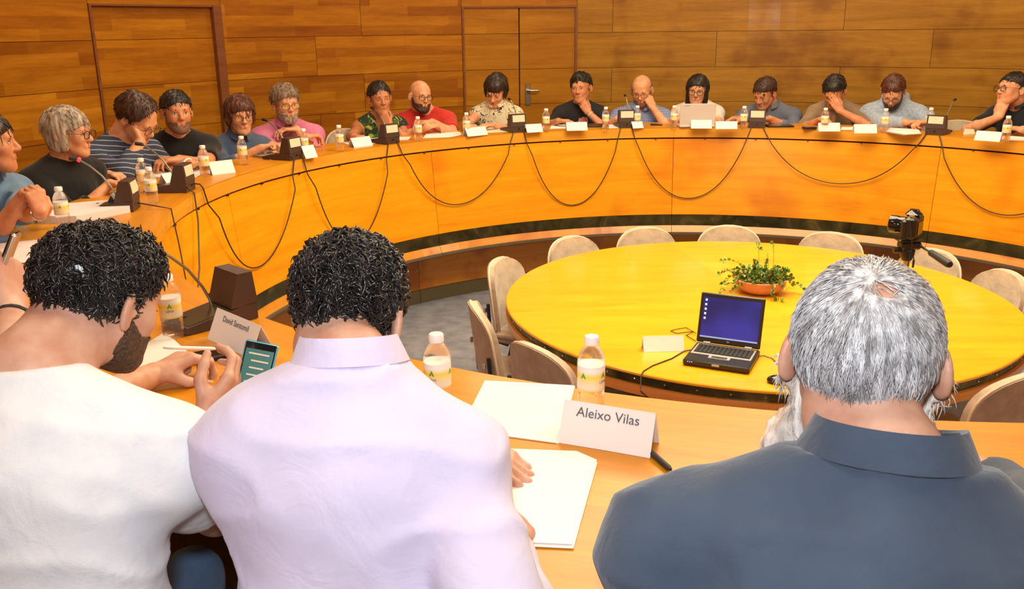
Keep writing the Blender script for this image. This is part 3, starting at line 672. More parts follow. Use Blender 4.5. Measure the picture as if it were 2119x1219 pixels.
def person(name_label, head, look, body, arms, skin='mid', hair=None, haircol='dark', beard=None, glasses=None, top=None, sleeve='short', s=1.0, female=False,
           h=.0055, tilt=0, eyes='open', S=None, P=None, build=1.0, neckcut=None, jeans=(.05, .07, .13), group=None, hair_fn=None, collar=None, cloth_off=.012, folds=.004, ch=.010, sh_w=None, hood=False, top_name='shirt', lift=(0, 0), vest=None, drop=.068, hsz=1.0, knee=(.40, .50)):
    """look = (yaw, pitch down, roll); body = yaw of the torso; arms = [right, left] dicts with wrist w, elbow hint e, hand direction d, palm normal n"""
    Hc = V3(head); fd = view_dir(Hc, look[0]); pd = math.radians(look[1]); fwd = fd*math.cos(pd)-np.array([0, 0, 1])*math.sin(pd); upv = fd*math.sin(pd)+np.array([0, 0, 1])*math.cos(pd)
    rg = np.cross(fwd, upv); ro = math.radians(look[2]); upv = upv*math.cos(ro)+rg*math.sin(ro); R = frame(fwd, upv)
    bf = view_dir(Hc, body); br = np.cross(bf, [0, 0, 1.0]); up = np.array([0, 0, 1.0])
    if S is None: S = Hc-up*.158*s-bf*.065
    S = V3(S)
    if P is None: P = np.array([S[0], S[1], SEAT+.53])-bf*.16
    P = V3(P); tu = nz(S-P); tf = nz(bf-tu*np.dot(bf, tu)); tr = np.cross(tf, tu); ti = math.radians(tilt); tr2 = tr*math.cos(ti)+tu*math.sin(ti)
    TR = np.array([tr, tf, tu]); sw = (sh_w or (.155 if female else .180))*s; Lt = np.linalg.norm(S-P)
    hs_ = s*hsz
    shR, shL = S+tr2*sw-tu*drop*s+lift[0]*up, S-tr2*sw-tu*drop*s+lift[1]*up
    bw = build
    def torso(g, o):
        g.ell(S-tu*.13*s, (.155*s*bw+o, .105*s*bw+o, .145*s+o), TR, .05)
        g.ell((S+P)/2-tu*.02, (.140*s*bw+o, .105*s*bw+o, .17*s+o), TR, .05)
        g.ell(P+tu*.03, (.165*s*bw+o, .125*s*bw+o, .12*s+o), TR, .05)
        for sh in (shR, shL):
            g.cap(S-tu*.03*s-tf*.01, sh, .052*s+o, .050*s+o, .04); g.ell(sh, .056*s*(1 if not female else .9)+o, None, .03)
            g.cap(S+tu*.045*s-tf*.012, sh+tu*.005, .034*s+o*.9, .040*s+o, .045)
        if female:
            for q in (-1, 1): g.ell(S-tu*.165*s+tf*.075*s+q*tr*.065*s, (.052*s+o, .045*s+o, .052*s+o), TR, .04)
    g = Grp(); nb = Hc-.045*hs_*R[1]-.055*hs_*R[2]
    torso(g, 0); g.cap(S+tu*.0, nb, .058*s*(.85 if female else 1), .053*s*(.85 if female else 1), .03); 
    g2 = Grp(); head_prims(g2, Hc, R, female=female, s=hs_); g2.cap(nb, S+tu*.05, .050*s*(.85 if female else 1), .050*s*(.85 if female else 1), .02)
    groups = [g, g2]; hands = []; els = []
    for i, (A, sh) in enumerate(zip(arms, (shR, shL))):
        if A is None:
            A = dict(w=P+bf*.28+(tr if i == 0 else -tr)*.13*s+up*.02, e=P-bf*.1+(tr if i == 0 else -tr)*.35*s+up*.1, d=bf, n=-up)
        Wp = V3(A['w']); rw_ = math.hypot(Wp[0], Wp[1])
        if Wp[1] > -.2 and Wp[2] < T+.10 and rw_ < 3.02: Wp[:2] *= 3.02/rw_       # keep resting hands on the worktop
        if Wp[1] > -.2 and Wp[2] < T+.10: A = dict(A, e=(sh+Wp)/2+(br if i == 0 else -br)*.26-up*.20-bf*.04)
        E_ = ik(sh, Wp, V3(A['e']), .275*s, .245*s); els.append(E_)
        ar = .9 if female else 1.0
        g.cap(sh, E_, .047*s*ar*bw**.5, .037*s*ar, .025); g.cap(E_, E_+(Wp-E_)*.35, .039*s*ar, .039*s*ar, .015); g.cap(E_+(Wp-E_)*.35, Wp, .039*s*ar, .0255*s*ar, .015)
        gh = Grp(); gh.cap(E_+(Wp-E_)*.6, Wp, .031*s*ar, .0245*s*ar, .01); side = (1 if i == 0 else -1)
        hand_prims(gh, Wp, A.get('d', Wp-E_), A['n'], side, A.get('c', .4), s*(.92 if female else 1), thumb=A.get('t', .5), pinch=A.get('pinch', False)); groups.append(gh); hands.append((Wp, nz(V3(A.get('d', Wp-E_)))))
    ks = [.03, .03, .006, .006]
    def body_fn(X, c, rad):
        d = groups[0].ev(X, c, rad)
        for gg, k in zip(groups[1:], ks[1:]): d = smin(d, gg.ev(X, c, rad), k)
        return d
    allb = np.concatenate([np.array(q.b) for q in groups]); lo = (allb[:, :3]-allb[:, 3:]).min(0)-.03; hi = (allb[:, :3]+allb[:, 3:]).max(0)+.03
    Vb, Fb = polygonise(body_fn, lo, hi, h)
    root = empty('person', (P[0], P[1], SEAT)); tag(root, name_label, 'person', group); og = (P[0], P[1], SEAT)
    # clothing -----------------------------------------------------
    o = cloth_off; gc = Grp(); torso(gc, o)
    for i, (sh, E_, (Wp, _)) in enumerate(zip((shR, shL), els, hands)):
        fr = {'none': 0, 'short': .62, 'half': 1.0, 'three': 1.45, 'long': 1.92, 'rolled': 1.25}[sleeve if isinstance(sleeve, str) else sleeve[i]]
        if fr == 0: continue
        ar = .92 if female else 1.0
        def rad_(t): return (.047+(.037-.047)*t if t < 1 else .039-(t-1)*.012)*s*ar
        if fr <= 1: gc.cap(sh, sh+(E_-sh)*fr, rad_(0)*1.05+o, rad_(fr)+o*1.25, .025, flat=True)
        else:
            gc.cap(sh, E_, rad_(0)*1.05+o, rad_(1)+o, .025); gc.cap(E_, E_+(Wp-E_)*min(fr-1, .45), rad_(1)+o, rad_(1)+o*.95, .012, flat=fr <= 1.45)
            if fr > 1.45: gc.cap(E_+(Wp-E_)*.4, E_+(Wp-E_)*(fr-1), rad_(1.2)+o*.9, rad_(1.9)+o*.75, .012, flat=True)
    if collar == 'hood' or hood: gc.ell(S+tu*.05-tf*.075, (.105*s, .055*s, .055*s), TR, .03)
    if neckcut is not None:
        dpt, wd = neckcut; gc.cap(S+tu*.07+tf*.10, S-tu*dpt+tf*.125*s*bw, wd, wd*.25, .008, sub=True)
    if vest: 
        gc.ell(shR-tu*.01+tr*.02, vest, None, .02, sub=True)
    bot = P-tu*.02
    def cloth_fn(X, c, rad):
        d = gc.ev(X, c, rad)
        if folds:
            Xw = X+(.02*np.stack([wob(X, 9, 3, 2), wob(X, 8, 3, 6), wob(X, 10, 3, 9)], 1)).astype(f32)
            d = d-folds*.55*wob(X, 18, 4)-folds*.9*(1-np.abs(np.clip(wob(Xw*np.array([.5, .5, 1.5], f32), 34, 3, 5)*1.6, -1, 1)))**2*.6
        d = np.maximum(d, ((bot-X)@tu.astype(f32)))
        if hood: return d
        return np.maximum(d, (X-(S+tu*(.0 if collar == 'wide' else .050*s)).astype(f32))@tu.astype(f32))
    ba = np.array(gc.b); Vc, Fc = polygonise(cloth_fn, (ba[:, :3]-ba[:, 3:]).min(0)-.04, (ba[:, :3]+ba[:, 3:]).max(0)+.04, ch)
    Vb = relax(Vb, Fb, 1, .3); hid = np.zeros(len(Vb), bool)
    for q0 in range(0, len(Vb), 20000): X_ = Vb[q0:q0+20000].astype(f32); hid[q0:q0+20000] = (cloth_fn(X_, X_.mean(0), 1e3) < -.009) & (X_[:, 2] < Hc[2]-.10*s)
    Vb, Fb = coarsen(Vb, Fb, hid, .022); link_mesh('body', Vb, Fb, SK[skin], root, True, org=og)
    shirt = link_mesh(top_name, relax(Vc, Fc, 1, .4), Fc, top, root, True, org=og)
    # trousers and shoes
    gt = Grp(); gt.ell(P+tu*.0, (.175*s*bw, .14*s*bw, .125*s), TR, .04)
    for q in (-1, 1):
        hp = P+q*tr*.085-tu*.02; kn = np.array([P[0], P[1], SEAT+knee[1]])+bf*knee[0]+q*br*.11; an = np.array([kn[0], kn[1], SEAT+.10])+bf*.02
        gt.cap(hp, kn, .085*s, .062*s, .03); gt.cap(kn, an, .060*s, .045*s, .02, flat=True)
        MB().tube([an-bf*.05-up*.055, an-up*.05+bf*.02, an-up*.07+bf*.12, an-up*.075+bf*.18], [.035, .043, .035, .022], 10).build('shoe', M['black'], root, smooth=True, org=og)
    ba = np.array(gt.b); Vt, Ft = polygonise(lambda X, c, r_: gt.ev(X, c, r_), (ba[:, :3]-ba[:, 3:]).min(0)-.04, (ba[:, :3]+ba[:, 3:]).max(0)+.04, .020)
    link_mesh('trousers', relax(Vt, Ft, 2), Ft, cloth('trouser_fabric', jeans), root, True, org=og)
    # head details ------------------------------------------------
    def W(x, y, z): return Hc+hs_*(x*R[0]+y*R[1]+z*R[2])
    near_face = True
    for q in (-1, 1):
        if eyes == 'open':
            Vx = []; 
            e = MB(); mt = Matrix((tuple(R[0]), tuple(R[1]), tuple(R[2]))).transposed()
            e.lathe([(.0001, -1), (.5, -.87), (.87, -.5), (1, 0), (.87, .5), (.5, .87), (.0001, 1)], 12)
            e.v = [tuple(W(q*.0315, .0835, .003)+hs_*(v[0]*.0125*R[0]+v[2]*.0062*R[1]+v[1]*.0056*R[2])) for v in e.v]
            eo = e.build('eye', SCL, root, smooth=True, org=og)
            e2 = MB(); e2.lathe([(.0001, -1), (.7, -.7), (1, 0), (.7, .7), (.0001, 1)], 10); e2.v = [tuple(W(q*.0315+look[2]*0, .0872, .0035)+hs_*(v[0]*.0050*R[0]+v[2]*.0038*R[1]+v[1]*.0050*R[2])) for v in e2.v]
            e2.build('iris', IRI, eo, smooth=True, org=og)
        zl = .0085 if eyes == 'open' else -.001
        P5 = [W(q*(.0315+dx), .0875-abs(dx)*.22, zl-abs(dx)*.22*(1 if eyes == 'open' else -.5)) for dx in (-.014, -.007, 0, .007, .014)]
        MB().tube(P5, [.0006*hs_, .0016*hs_, .0019*hs_, .0018*hs_, .0008*hs_], 6).build('eyelash', LASH, root, smooth=True, org=og)
        P5 = [W(q*x, y, z) for x, y, z in ((.014, .0925, .0215), (.026, .0925, .0265), (.038, .086, .0265), (.048, .074, .020))]
        MB().tube(P5, [.0022*hs_, .0036*hs_, .003*hs_, .0012*hs_], 6).build('eyebrow', HM[haircol if haircol not in ('grey',) else 'greybrown'], root, smooth=True, org=og)
    lm = MB(); lm.tube([W(x, .0945-abs(x)*.35, -.0545-abs(x)*.14+(.0016 if abs(x) < .012 and abs(x) > .002 else 0)) for x in (-.022, -.012, -.005, 0, .005, .012, .022)], [.0008*hs_, .003*hs_, .0036*hs_, .003*hs_, .0036*hs_, .003*hs_, .0008*hs_], 8)
    lm.tube([W(x, .0950-abs(x)*.40, -.0625+abs(x)*.10) for x in (-.019, -.010, 0, .010, .019)], [.001*hs_, .0038*hs_, .0045*hs_, .0038*hs_, .001*hs_], 8); lm.build('lips', LIP, root, smooth=True, org=og)
    if glasses:
        gm = MB()
        for q in (-1, 1):
            cc = W(q*.0325, .106, .001); ring_ = torus_pts(cc, R[0], R[2], .0255*hs_, .0185*hs_); gm.tube(ring_, .0015*hs_ if glasses != 'thick' else .0022*hs_, 6, caps=False)
            gm.tube([W(q*.058, .103, .008), W(q*.079, .07, .010), W(q*.083, .01, .008), W(q*.083, -.012, -.002)], .0013*hs_, 6)
            pane = MB(); ring2 = ring_[:-1]; pane.add([tuple(p) for p in ring2]+[tuple(p-R[1]*.0012) for p in ring2], [tuple(range(len(ring2)))]+[tuple(range(2*len(ring2)-1, len(ring2)-1, -1))]+[(i, (i+1) % len(ring2), (i+1) % len(ring2)+len(ring2), i+len(ring2)) for i in range(len(ring2))])
            gm.pane = getattr(gm, 'pane', [])+[pane]
        gm.tube([W(-.0075, .107, .006), W(0, .110, .009), W(.0075, .107, .006)], .0014*hs_, 6)
        go = gm.build('glasses', M['black'] if glasses != 'metal' else M['steel'], root, smooth=True, org=og)
        for pn_ in gm.pane: pn_.build('lens', GLASS, go, org=og)
    if beard:
        gb = Grp(); head_prims(gb, Hc, R, female=female, s=hs_); th, bcol = beard[0], beard[1]; full = len(beard) > 2 and beard[2] == 'long'
        if full: gb.ell(W(0, .030, -.150), (.104*hs_, .055*hs_, .085*hs_), R, .03); 
        def beard_fn(X, c, rad):
            d = gb.ev(X, c, rad)-th; q = (X-Hc.astype(f32))/hs_; z = q@R[2].astype(f32); y = q@R[1].astype(f32); x = np.abs(q@R[0].astype(f32))
            d = d-th*.35*wob(X, 220, 5)
            line = -.045+np.where(y < .05, (.05-y)*.85, 0)   # rises to the ears
            d = np.maximum(d, z-line)
            d = np.maximum(d, x-.071) if not full else d
            d = np.maximum(d, -.004-y) if not full else np.maximum(d, .0-y)
            d = np.maximum(d, np.where((x < .021) & (z > -.066) & (y > .06), .006, -1)) if not full else d
            return d
        c0 = W(0, .04, -.07); r0 = .13*hs_ if not full else .2*s
        Vh, Fh = polygonise(beard_fn, c0-r0, c0+r0, .0045 if not full else .005)
        if len(Fh):
            Vh = relax(Vh, Fh, 1, .3); LV, LF = np.zeros((0, 3)), np.zeros((0, 4), int)
            if full:
                LV, LF = locks(Vh, vnormals(Vh, Fh), W(0, .04, -.10), np.array([.11, .07, .12])*hs_, R, lambda q: np.tile([0, .1, -1.0], (len(q), 1)), 3000, .024, .0008, 5, .0012, .8, -.02, 3, None, .12)
            link_mesh('beard', np.concatenate([Vh, LV]), np.concatenate([Fh, LF+len(Vh)]), HM[bcol], root, True, org=og)
    if hair:
        hp = dict(th=.011, zmin=-.035, slope=.5, front=.012, hl=.022, hs=2.4, bald=None, long=0, noise=.005, freq=90, fringe=False, bun=False); hp.update(hair)
        gh = Grp(); t = hp['th']
        gh.ell(W(0, -.020, .038), ((.078+t)*hs_, (.098+t)*hs_, (.086+t)*hs_), R, .02)
        if hp.get('top'): gh.ell(W(*hp['top'][:3]), tuple(q*hs_ for q in hp['top'][3:]), R, .03)
        if hp['long']:
            L_ = hp['long']
            for q in (-1, 1): gh.ell(W(q*.068, -.012, -L_*.40), (.026*hs_, .050*hs_, (L_*.62+.03)*hs_), R, .03)
            gh.ell(W(0, -.062, -L_*.42), (.074*hs_, .045*hs_, (L_*.62+.04)*hs_), R, .03)
        if hp['bun']: gh.ell(W(0, -.125, .055 if hp['bun'] == 'high' else .0), (.032*hs_, .030*hs_, .032*hs_), R, .015)
        if hp['bun'] == 'tail': gh.cap(W(0, -.12, .0), W(.05, -.15, -.10), .025*hs_, .012*hs_, .02)
        Rf = R.astype(f32)
        def hair_fn_(X, c, rad):
            d = gh.ev(X, c, rad); q = (X-Hc.astype(f32))/hs_; x = q@Rf[0]; y = q@Rf[1]; z = q@Rf[2]
            d = d-hp['noise']*wob(np.stack([x, y, z*.45], 1), hp['freq'], 6)
            if not hp['long'] and not hp.get('nape'): d = d+np.clip(.03-z, 0, .07)*.28
            yl = hp['front']+np.clip((z-hp['hl'])*hp['hs'], 0, .2)+ (np.where((np.abs(x) < .052) & (z > .040), .08, 0) if hp['fringe'] else 0)
            yl = yl+hp.get('part', .28)*x*(z > .03)
            if hp['long']: yl = np.where(z < hp['hl'], np.maximum(yl, .022), yl)
            cut = np.maximum(y-yl-.007*wob(np.stack([x, y*.2, z*.2], 1), 150, 5)*(z > .02), (hp['zmin']+hp['slope']*np.clip(y+.02, -.1, .1))-z if not hp['long'] else (-hp['long']-.012*np.sin(x*90))-z)
            d = np.maximum(d, cut)
            if hp.get('hole'): d = np.maximum(d, hp['hole'][3]-np.sqrt(((q@Rf.T if False else np.stack([x, y, z], 1))-np.array(hp['hole'][:3], f32))**2@np.ones(3, f32))+.006*wob(np.stack([x, y, z], 1), 150, 4))
            if hp['bald'] is not None: d = np.maximum(d, z-hp['bald']-np.clip((-y-.05)*.8, 0, .03))
            return d
        r0 = .155*s+hp['long']
        Vh, Fh = polygonise(hair_fn_, Hc-r0, Hc+r0, max(.0045, min(h, .0055)))
        if len(Fh):
            Vh = relax(Vh, Fh, 1, .3)
            lk = dict(n=360, L=.045 if hp['long'] else .024, r=.0020, curl=.001, turns=.5, lift=.05, sides=4); lk.update(hp.get('lock', {}))
            nv = vnormals(Vh, Fh); loc = ((Vh-Hc)@R.T)/hs_; fm = hp.get('flow', 'down')
            def flow(q):      # from the crown outwards and down, a fringe falls forward
                q = q/hs_; o_ = q-np.array([0, -.055, .10])
                d_ = o_/(np.linalg.norm(o_, axis=1, keepdims=True)+1e-9)+np.array([0, 0, -.35])
                if fm == 'curl': d_ = d_*.4+RNG.normal(size=d_.shape)*.7
                if fm == 'up': d_ = d_*.3+np.array([0, -.3, .9])
                return d_
            out = (loc*((Vh-Hc)@R.T/hs_)).sum(1) > .0001
            sel = (np.einsum('ij,ij->i', nv, (Vh-Hc)/np.linalg.norm(Vh-Hc, axis=1, keepdims=True)) > .25)
            if not hp['long']: sel &= loc[:, 2] > (.0 if not hp.get('nape') else -.2)
            if hp.get('thin'): tc_ = np.array(hp['thin'][:3]); sel &= (np.linalg.norm(loc-tc_, axis=1) > hp['thin'][3]) | (RNG.random(len(loc)) < .35)
            LV, LF = locks(Vh, nv, Hc-.02*hs_*R[1]+.02*hs_*R[2], np.array([.08, .10, .10])*hs_, R, flow, lk['n'], lk['L']*hs_, lk['r']*hs_, 5, lk['curl'], lk['turns'], lk['lift'], lk['sides'], sel)
            hp_ = Grp(); head_prims(hp_, Hc, R, female=female, s=hs_); V2, F2 = coarsen(Vh, Fh, hp_.ev(Vh.astype(f32), Hc, 1e3) < -.008, .02)
            T2 = np.concatenate([LF[:, [0, 1, 2]], LF[:, [0, 2, 3]]]) if len(LF) else np.zeros((0, 3), int)
            link_mesh('hair', np.concatenate([V2, LV]), np.concatenate([F2, T2+len(V2)]), HM[haircol], root, True, org=og)
    if collar and collar not in ('wide', 'hood'):
        cm = MB(); cc = S+tu*.060*s+tf*.004; N = 30; gap = .30; V_ = []
        prof = [(.062, -.022), (.057, .022), (.063, .026), (.078, -.012), (.075, -.014), (.062, .018)]
        tl = nz(tu-tf*.25)
        for i in range(N+1):
            a_ = math.pi/2+gap+(2*math.pi-2*gap)*i/N
            for (r_, z_) in prof:
                e_ = 1+.0*math.sin(a_); fl_z = -.012*max(0, math.sin(a_)) if z_ < 0 else -.018*max(0, math.sin(a_))
                V_.append(cc+(tr*math.cos(a_)*r_*1.05+tf*math.sin(a_)*r_*1.12)*s*bw**.5*e_+tl*(z_+fl_z)*s)
        k_ = len(prof); F_ = [(i*k_+j, i*k_+(j+1) % k_, (i+1)*k_+(j+1) % k_, (i+1)*k_+j) for i in range(N) for j in range(k_)]+[tuple(range(k_)), tuple(range(N*k_+k_-1, N*k_-1, -1))]
        cm.add([tuple(v) for v in V_], F_).build('collar', collar, root, smooth=True, org=og)
    return dict(root=root, og=og, H=Hc, R=R, S=S, P=P, TR=TR, els=els, hands=hands, s=s, bf=bf, sh=(shR, shL), W=W)
# ================================================================== PEOPLE AROUND THE RING
TOPM = {'denim': cloth('light_denim', (.16, .27, .42), col2=(.10, .18, .31)), 'blackc': cloth('black_knit', (.014, .013, .014)), 'stripe': stripes_mat('navy_stripe_knit', (.035, .045, .085), (.33, .37, .48), 34, .17),
        'chambray': cloth('dark_chambray', (.085, .12, .20), col2=(.05, .075, .14)), 'pink': cloth('pink_shirt', (.62, .20, .34), col2=(.50, .12, .26)), 'tropic': blotch_mat('tropical_print', [(.015, .035, .022), (.05, .14, .03), (.45, .40, .04), (.55, .10, .16)], 16, [.50, .60, .66]),
        'red': cloth('red_tshirt', (.55, .035, .025), col2=(.42, .02, .018)), 'blouse': blotch_mat('line_print_blouse', [(.66, .60, .42), (.04, .035, .03)], 15, [-.017]), 'plaid': plaid_mat('blue_plaid', (.20, .27, .50), (.45, .50, .65), (.08, .12, .32), 55),
        'whitet': cloth('white_top', (.80, .74, .66)), 'greyshirt': plaid_mat('grey_blue_shirt', (.12, .14, .20), (.20, .22, .30), (.07, .085, .13), 90, .5), 'taupe': cloth('taupe_lace_top', (.30, .20, .12), col2=(.20, .13, .075), weave=200, bump=.8),
        'hoodie': cloth('heather_blue_fleece', (.40, .48, .60), col2=(.28, .36, .48), scale=60), 'navy': cloth('dark_navy_cotton', (.018, .022, .034))}
Z = np.array([0, 0, 1.0])
def dr(u, v, u2, v2, z=T):     # direction along the table between two points seen in the picture
    return nz(at(u2, v2, z)-at(u, v, z))
TZ = T+.045
def A_(wr, el, d, n, **k): return dict(w=V3(wr), e=V3(el), d=d, n=n, **k)
INFO = {}
def hd_(u, v, r=3.45): return cyl(u, v, r-.12)
RX = np.array([_R[0], _R[1], 0.0]); RX = RX/np.linalg.norm(RX)      # rightwards in the room as the photographer stands
def off(P, x=0, y=0, z=0, r=None):
    """x to the right, y away from the photographer, z up, at a person's place"""
    d = nz(np.array([P[0]-CAM[0], P[1]-CAM[1], 0])); rr = np.array([d[1], -d[0], 0]); return P+rr*x+d*y+Z*z

# 1 woman at the left edge, denim shirt
H = hd_(-28, 297, 3.47); el = at(38, 486, TZ); wr = el+nz(off(H*0+H, 0)-H+np.array([0, 0, 1.0]))*.0
dE = float((el-CAM)@_F)
INFO['denim'] = person('woman in a light blue denim shirt at the left edge, hands clasped over the counter', H, (78, 0, 0), 35,
    [A_(dist(52, 402, dE+.02), dist(-45, 455, dE+.1), nz(off(H*0, .85, -.1, -.125)), off(H*0, -.1, -.3, -.9), c=.9), A_(dist(84, 440, dE-.03), el, nz(off(H*0, -.25, .1, .8)), off(H*0, -.8, .3, -.2), c=1.1)],
    skin='mid', female=True, hair=dict(th=.014, long=.13, front=.02, noise=.004), haircol='dark', top=TOPM['denim'], sleeve='rolled', h=.0045, collar=TOPM['denim'], neckcut=(.10, .05), jeans=(.05, .06, .09))
# 2 grey-haired woman, black cardigan
H = hd_(143, 276, 3.45); w2 = at(228, 380, T+.05); 
INFO['cardigan'] = person('woman with a grey bob and dark glasses in a black cardigan', H, (62, 4, 0), 38,
    [A_(w2, at(150, 420, TZ), dr(228, 380, 300, 385), -Z, c=.35), A_(off(at(232, 362, T+.05), -.02, .03), at(170, 345, TZ), dr(232, 362, 290, 368), -Z, c=.4)],
    skin='fair', female=True, s=.97, hair=dict(th=.016, long=.075, front=.028, noise=.003, fringe=False), haircol='grey', glasses='thick', top=TOPM['blackc'], sleeve='three', h=.0045, neckcut=(.08, .045), build=1.12, sh_w=.175)
# 3 striped jumper, head bowed on his hand
H = hd_(285, 247, 3.42); el = at(287, 362, TZ); wr = off(H, .00, -.075, -.115)
INFO['stripe'] = person('man in a navy striped jumper resting his bowed head on one hand', H, (50, 36, 4), 36,
    [A_(wr, el, nz(off(H*0, -.45, .0, .75)), nz(off(H*0, .3, .8, .2)), c=.25), A_(at(328, 340, T+.035), at(262, 318, TZ), dr(328, 340, 370, 345), -Z, c=.25)],
    skin='fair', s=1.04, hair=dict(th=.018, front=.022, hl=.015, hs=.55, noise=.005, zmin=-.06, top=(0, -.07, .0, .085, .055, .085)), haircol='brown', glasses='thin', top=TOPM['stripe'], sleeve='long', h=.005, eyes='closed', build=1.12, S=off(H, -.10, .06, -.13))
# 4 black T-shirt, arms folded, watch
H = hd_(366, 233, 3.44)
INFO['blacktee'] = person('man in a black T-shirt with a white watch, arms folded on the counter', H, (12, 2, 0), 8,
    [A_(at(395, 340, T+.05), at(325, 325, TZ), dr(395, 342, 440, 330), -Z, c=.5), A_(off(at(372, 336, T+.06), 0, .05, .01), at(445, 322, TZ), dr(400, 330, 350, 335), -Z, c=.5)],
    skin='mid', hair=dict(th=.010, noise=.003, front=.010, hl=.026, fringe=False), haircol='black', beard=(.0028, 'stubble'), top=TOPM['blackc'], sleeve='short', h=.005, neckcut=(.085, .05), sh_w=.175)
# 5 woman in chambray
H = hd_(497, 240, 3.46)
INFO['chambray'] = person('woman with short auburn hair and glasses in a dark chambray blouse', H, (14, 5, 0), 22,
    [A_(at(540, 306, T+.055), at(470, 322, TZ), dr(540, 308, 580, 303), nz(-Z*.5+.5*off(H*0, .6, 0, 0)), c=1.15), A_(at(562, 300, T+.06), off(H, .3, .1, -.5), dr(545, 300, 590, 302), nz(-Z*.6), c=1.15)],
    skin='fair', female=True, hair=dict(th=.018, long=.045, front=.024, noise=.006, fringe=True), haircol='auburn', glasses='thin', top=TOPM['chambray'], sleeve='long', h=.005, neckcut=(.12, .04), collar=TOPM['chambray'], sh_w=.165)
# 6 pink shirt, grey curls
H = hd_(592, 216, 3.45)
INFO['pink'] = person('man with grey curls, goatee and pink shirt, arms folded', H, (16, 4, 2), 5,
    [A_(off(at(632, 290, T+.06), 0, 0, .02), off(H, -.35, .05, -.45), dr(620, 292, 650, 288), -Z, c=.5), A_(off(at(615, 284, T+.06), 0, .04, .05), off(H, .35, .05, -.45), dr(650, 285, 600, 288), -Z, c=.5)],
    skin='fair', s=1.03, hair=dict(th=.018, noise=.006, freq=90, front=.012, hl=.026), haircol='greybrown', beard=(.004, 'grey'), glasses='thin', top=TOPM['pink'], sleeve='half', h=.005, neckcut=(.11, .042), collar=TOPM['pink'])
# 7 tropical top
H = hd_(786, 204, 3.46); el = at(824, 283, TZ); wr = off(H, .060, -.09, -.185)
INFO['tropic'] = person('woman in a dark tropical print top with one bare shoulder, hand at her mouth', H, (14, 3, 5), 10,
    [A_(off(at(752, 290, TZ), 0.0, .16), off(at(742, 285, TZ), -.03, .1), dr(750, 285, 790, 290), -Z, c=.3), A_(wr, el, nz(off(H*0, -.45, -.05, .75)), nz(off(H*0, -.2, .9, 0)), c=.75)],
    skin='tan', female=True, hair=dict(th=.008, noise=.002, front=.014, hl=.026, bun='high'), haircol='black', vest=(.085, .085, .075), top=TOPM['tropic'], sleeve=['none', 'none'], eyes='closed', h=.0058, neckcut=(.09, .085))
# 8 red T-shirt
H = hd_(870, 200, 3.45)
INFO['red'] = person('bald bearded man with glasses in a red T-shirt, arms folded', H, (24, 3, -4), 8,
    [A_(off(at(915, 270, T+.05), 0, 0, .01), at(858, 272, TZ), dr(900, 270, 935, 266), -Z, c=.45), A_(off(at(895, 262, T+.06), 0, .04, .03), at(940, 266, TZ), dr(930, 265, 880, 268), -Z, c=.45)],
    skin='fair', beard=(.005, 'stub'), glasses='thick', top=TOPM['red'], sleeve='short', h=.0058, S=off(H, .03, .06, -.135))
# 9 white print blouse
H = hd_(1026, 188, 3.42); 
INFO['blouse'] = person('woman with a dark bob in a cream line-print sleeveless blouse, writing', H, (-18, 32, -8), -4,
    [A_(at(982, 264, T+.045), at(962, 253, TZ+.02), dr(975, 262, 1010, 264), nz(-Z), c=.7, pinch=True), A_(at(1040, 262, T+.04), at(1068, 250, TZ), dr(1055, 260, 1020, 264), -Z, c=.25)],
    skin='fair', female=True, hair=dict(th=.015, long=.055, front=.022, noise=.003, fringe=True), haircol='dark', top=TOPM['blouse'], sleeve='none', eyes='closed', h=.0058, S=off(H, .0, .06, -.135), collar=TOPM['blouse'])
# 10 black jacket, hand at mouth
H = hd_(1202, 183, 3.45); wr = off(H, .065, -.09, -.19)
INFO['blackjacket'] = person('woman with cropped black hair in a black jacket over a pink-print T-shirt', H, (-16, 2, 4), 0,
    [A_(off(at(1175, 262, TZ), 0, 0.22), off(at(1160, 255, TZ), -.02, .08), dr(1180, 260, 1215, 262), -Z, c=.3), A_(wr, at(1228, 262, TZ), nz(off(H*0, -.5, -.0, .75)), nz(off(H*0, -.25, .9, 0)), c=.8)],
    skin='mid', female=True, hair=dict(th=.012, noise=.005, freq=120, front=.012, hl=.026, top=(0, .02, .095, .055, .055, .035)), haircol='black', top=TOPM['blackc'], sleeve='half', h=.0058, sh_w=.17, neckcut=(.03, .055))
# 11 plaid shirt
H = hd_(1328, 188, 3.43); wr = off(H, .095, -.07, -.13)
INFO['plaid'] = person('balding man with glasses in a blue plaid shirt, cheek on his fist', H, (-8, 20, 3), 0,
    [A_(off(at(1300, 262, TZ), 0, .20), at(1284, 255, TZ), dr(1290, 260, 1325, 262), -Z, c=.3), A_(wr, at(1354, 262, TZ), nz(off(H*0, -.35, .1, .6)), nz(off(H*0, -.5, .5, .2)), c=1.1)],
    skin='fair', s=1.02, hair=dict(th=.005, noise=.001, front=.004, bald=.045, zmin=-.05), haircol='greybrown', glasses='thin', top=TOPM['plaid'], sleeve='short', eyes='closed', h=.0058, collar=TOPM['plaid'], build=1.1, beard=(.0018, 'stubble'))
# 12 woman behind the white laptop
H = hd_(1443, 187, 3.52)
INFO['laptopw'] = person('woman with long black hair and glasses behind the open white laptop', H, (-6, 8, -3), -3,
    [A_(off(at(1424, 262, T+.05), 0, .22), at(1405, 252, TZ), dr(1424, 262, 1430, 275), -Z, c=.5), A_(off(at(1462, 262, T+.05), 0, .22), at(1482, 252, TZ), dr(1462, 262, 1456, 275), -Z, c=.5)],
    skin='fair', female=True, hair=dict(th=.012, long=.16, front=.020, noise=.002), haircol='black', glasses='thick', top=TOPM['whitet'], sleeve='short', h=.0058, neckcut=(.10, .05), S=off(H, .01, .05, -.135))
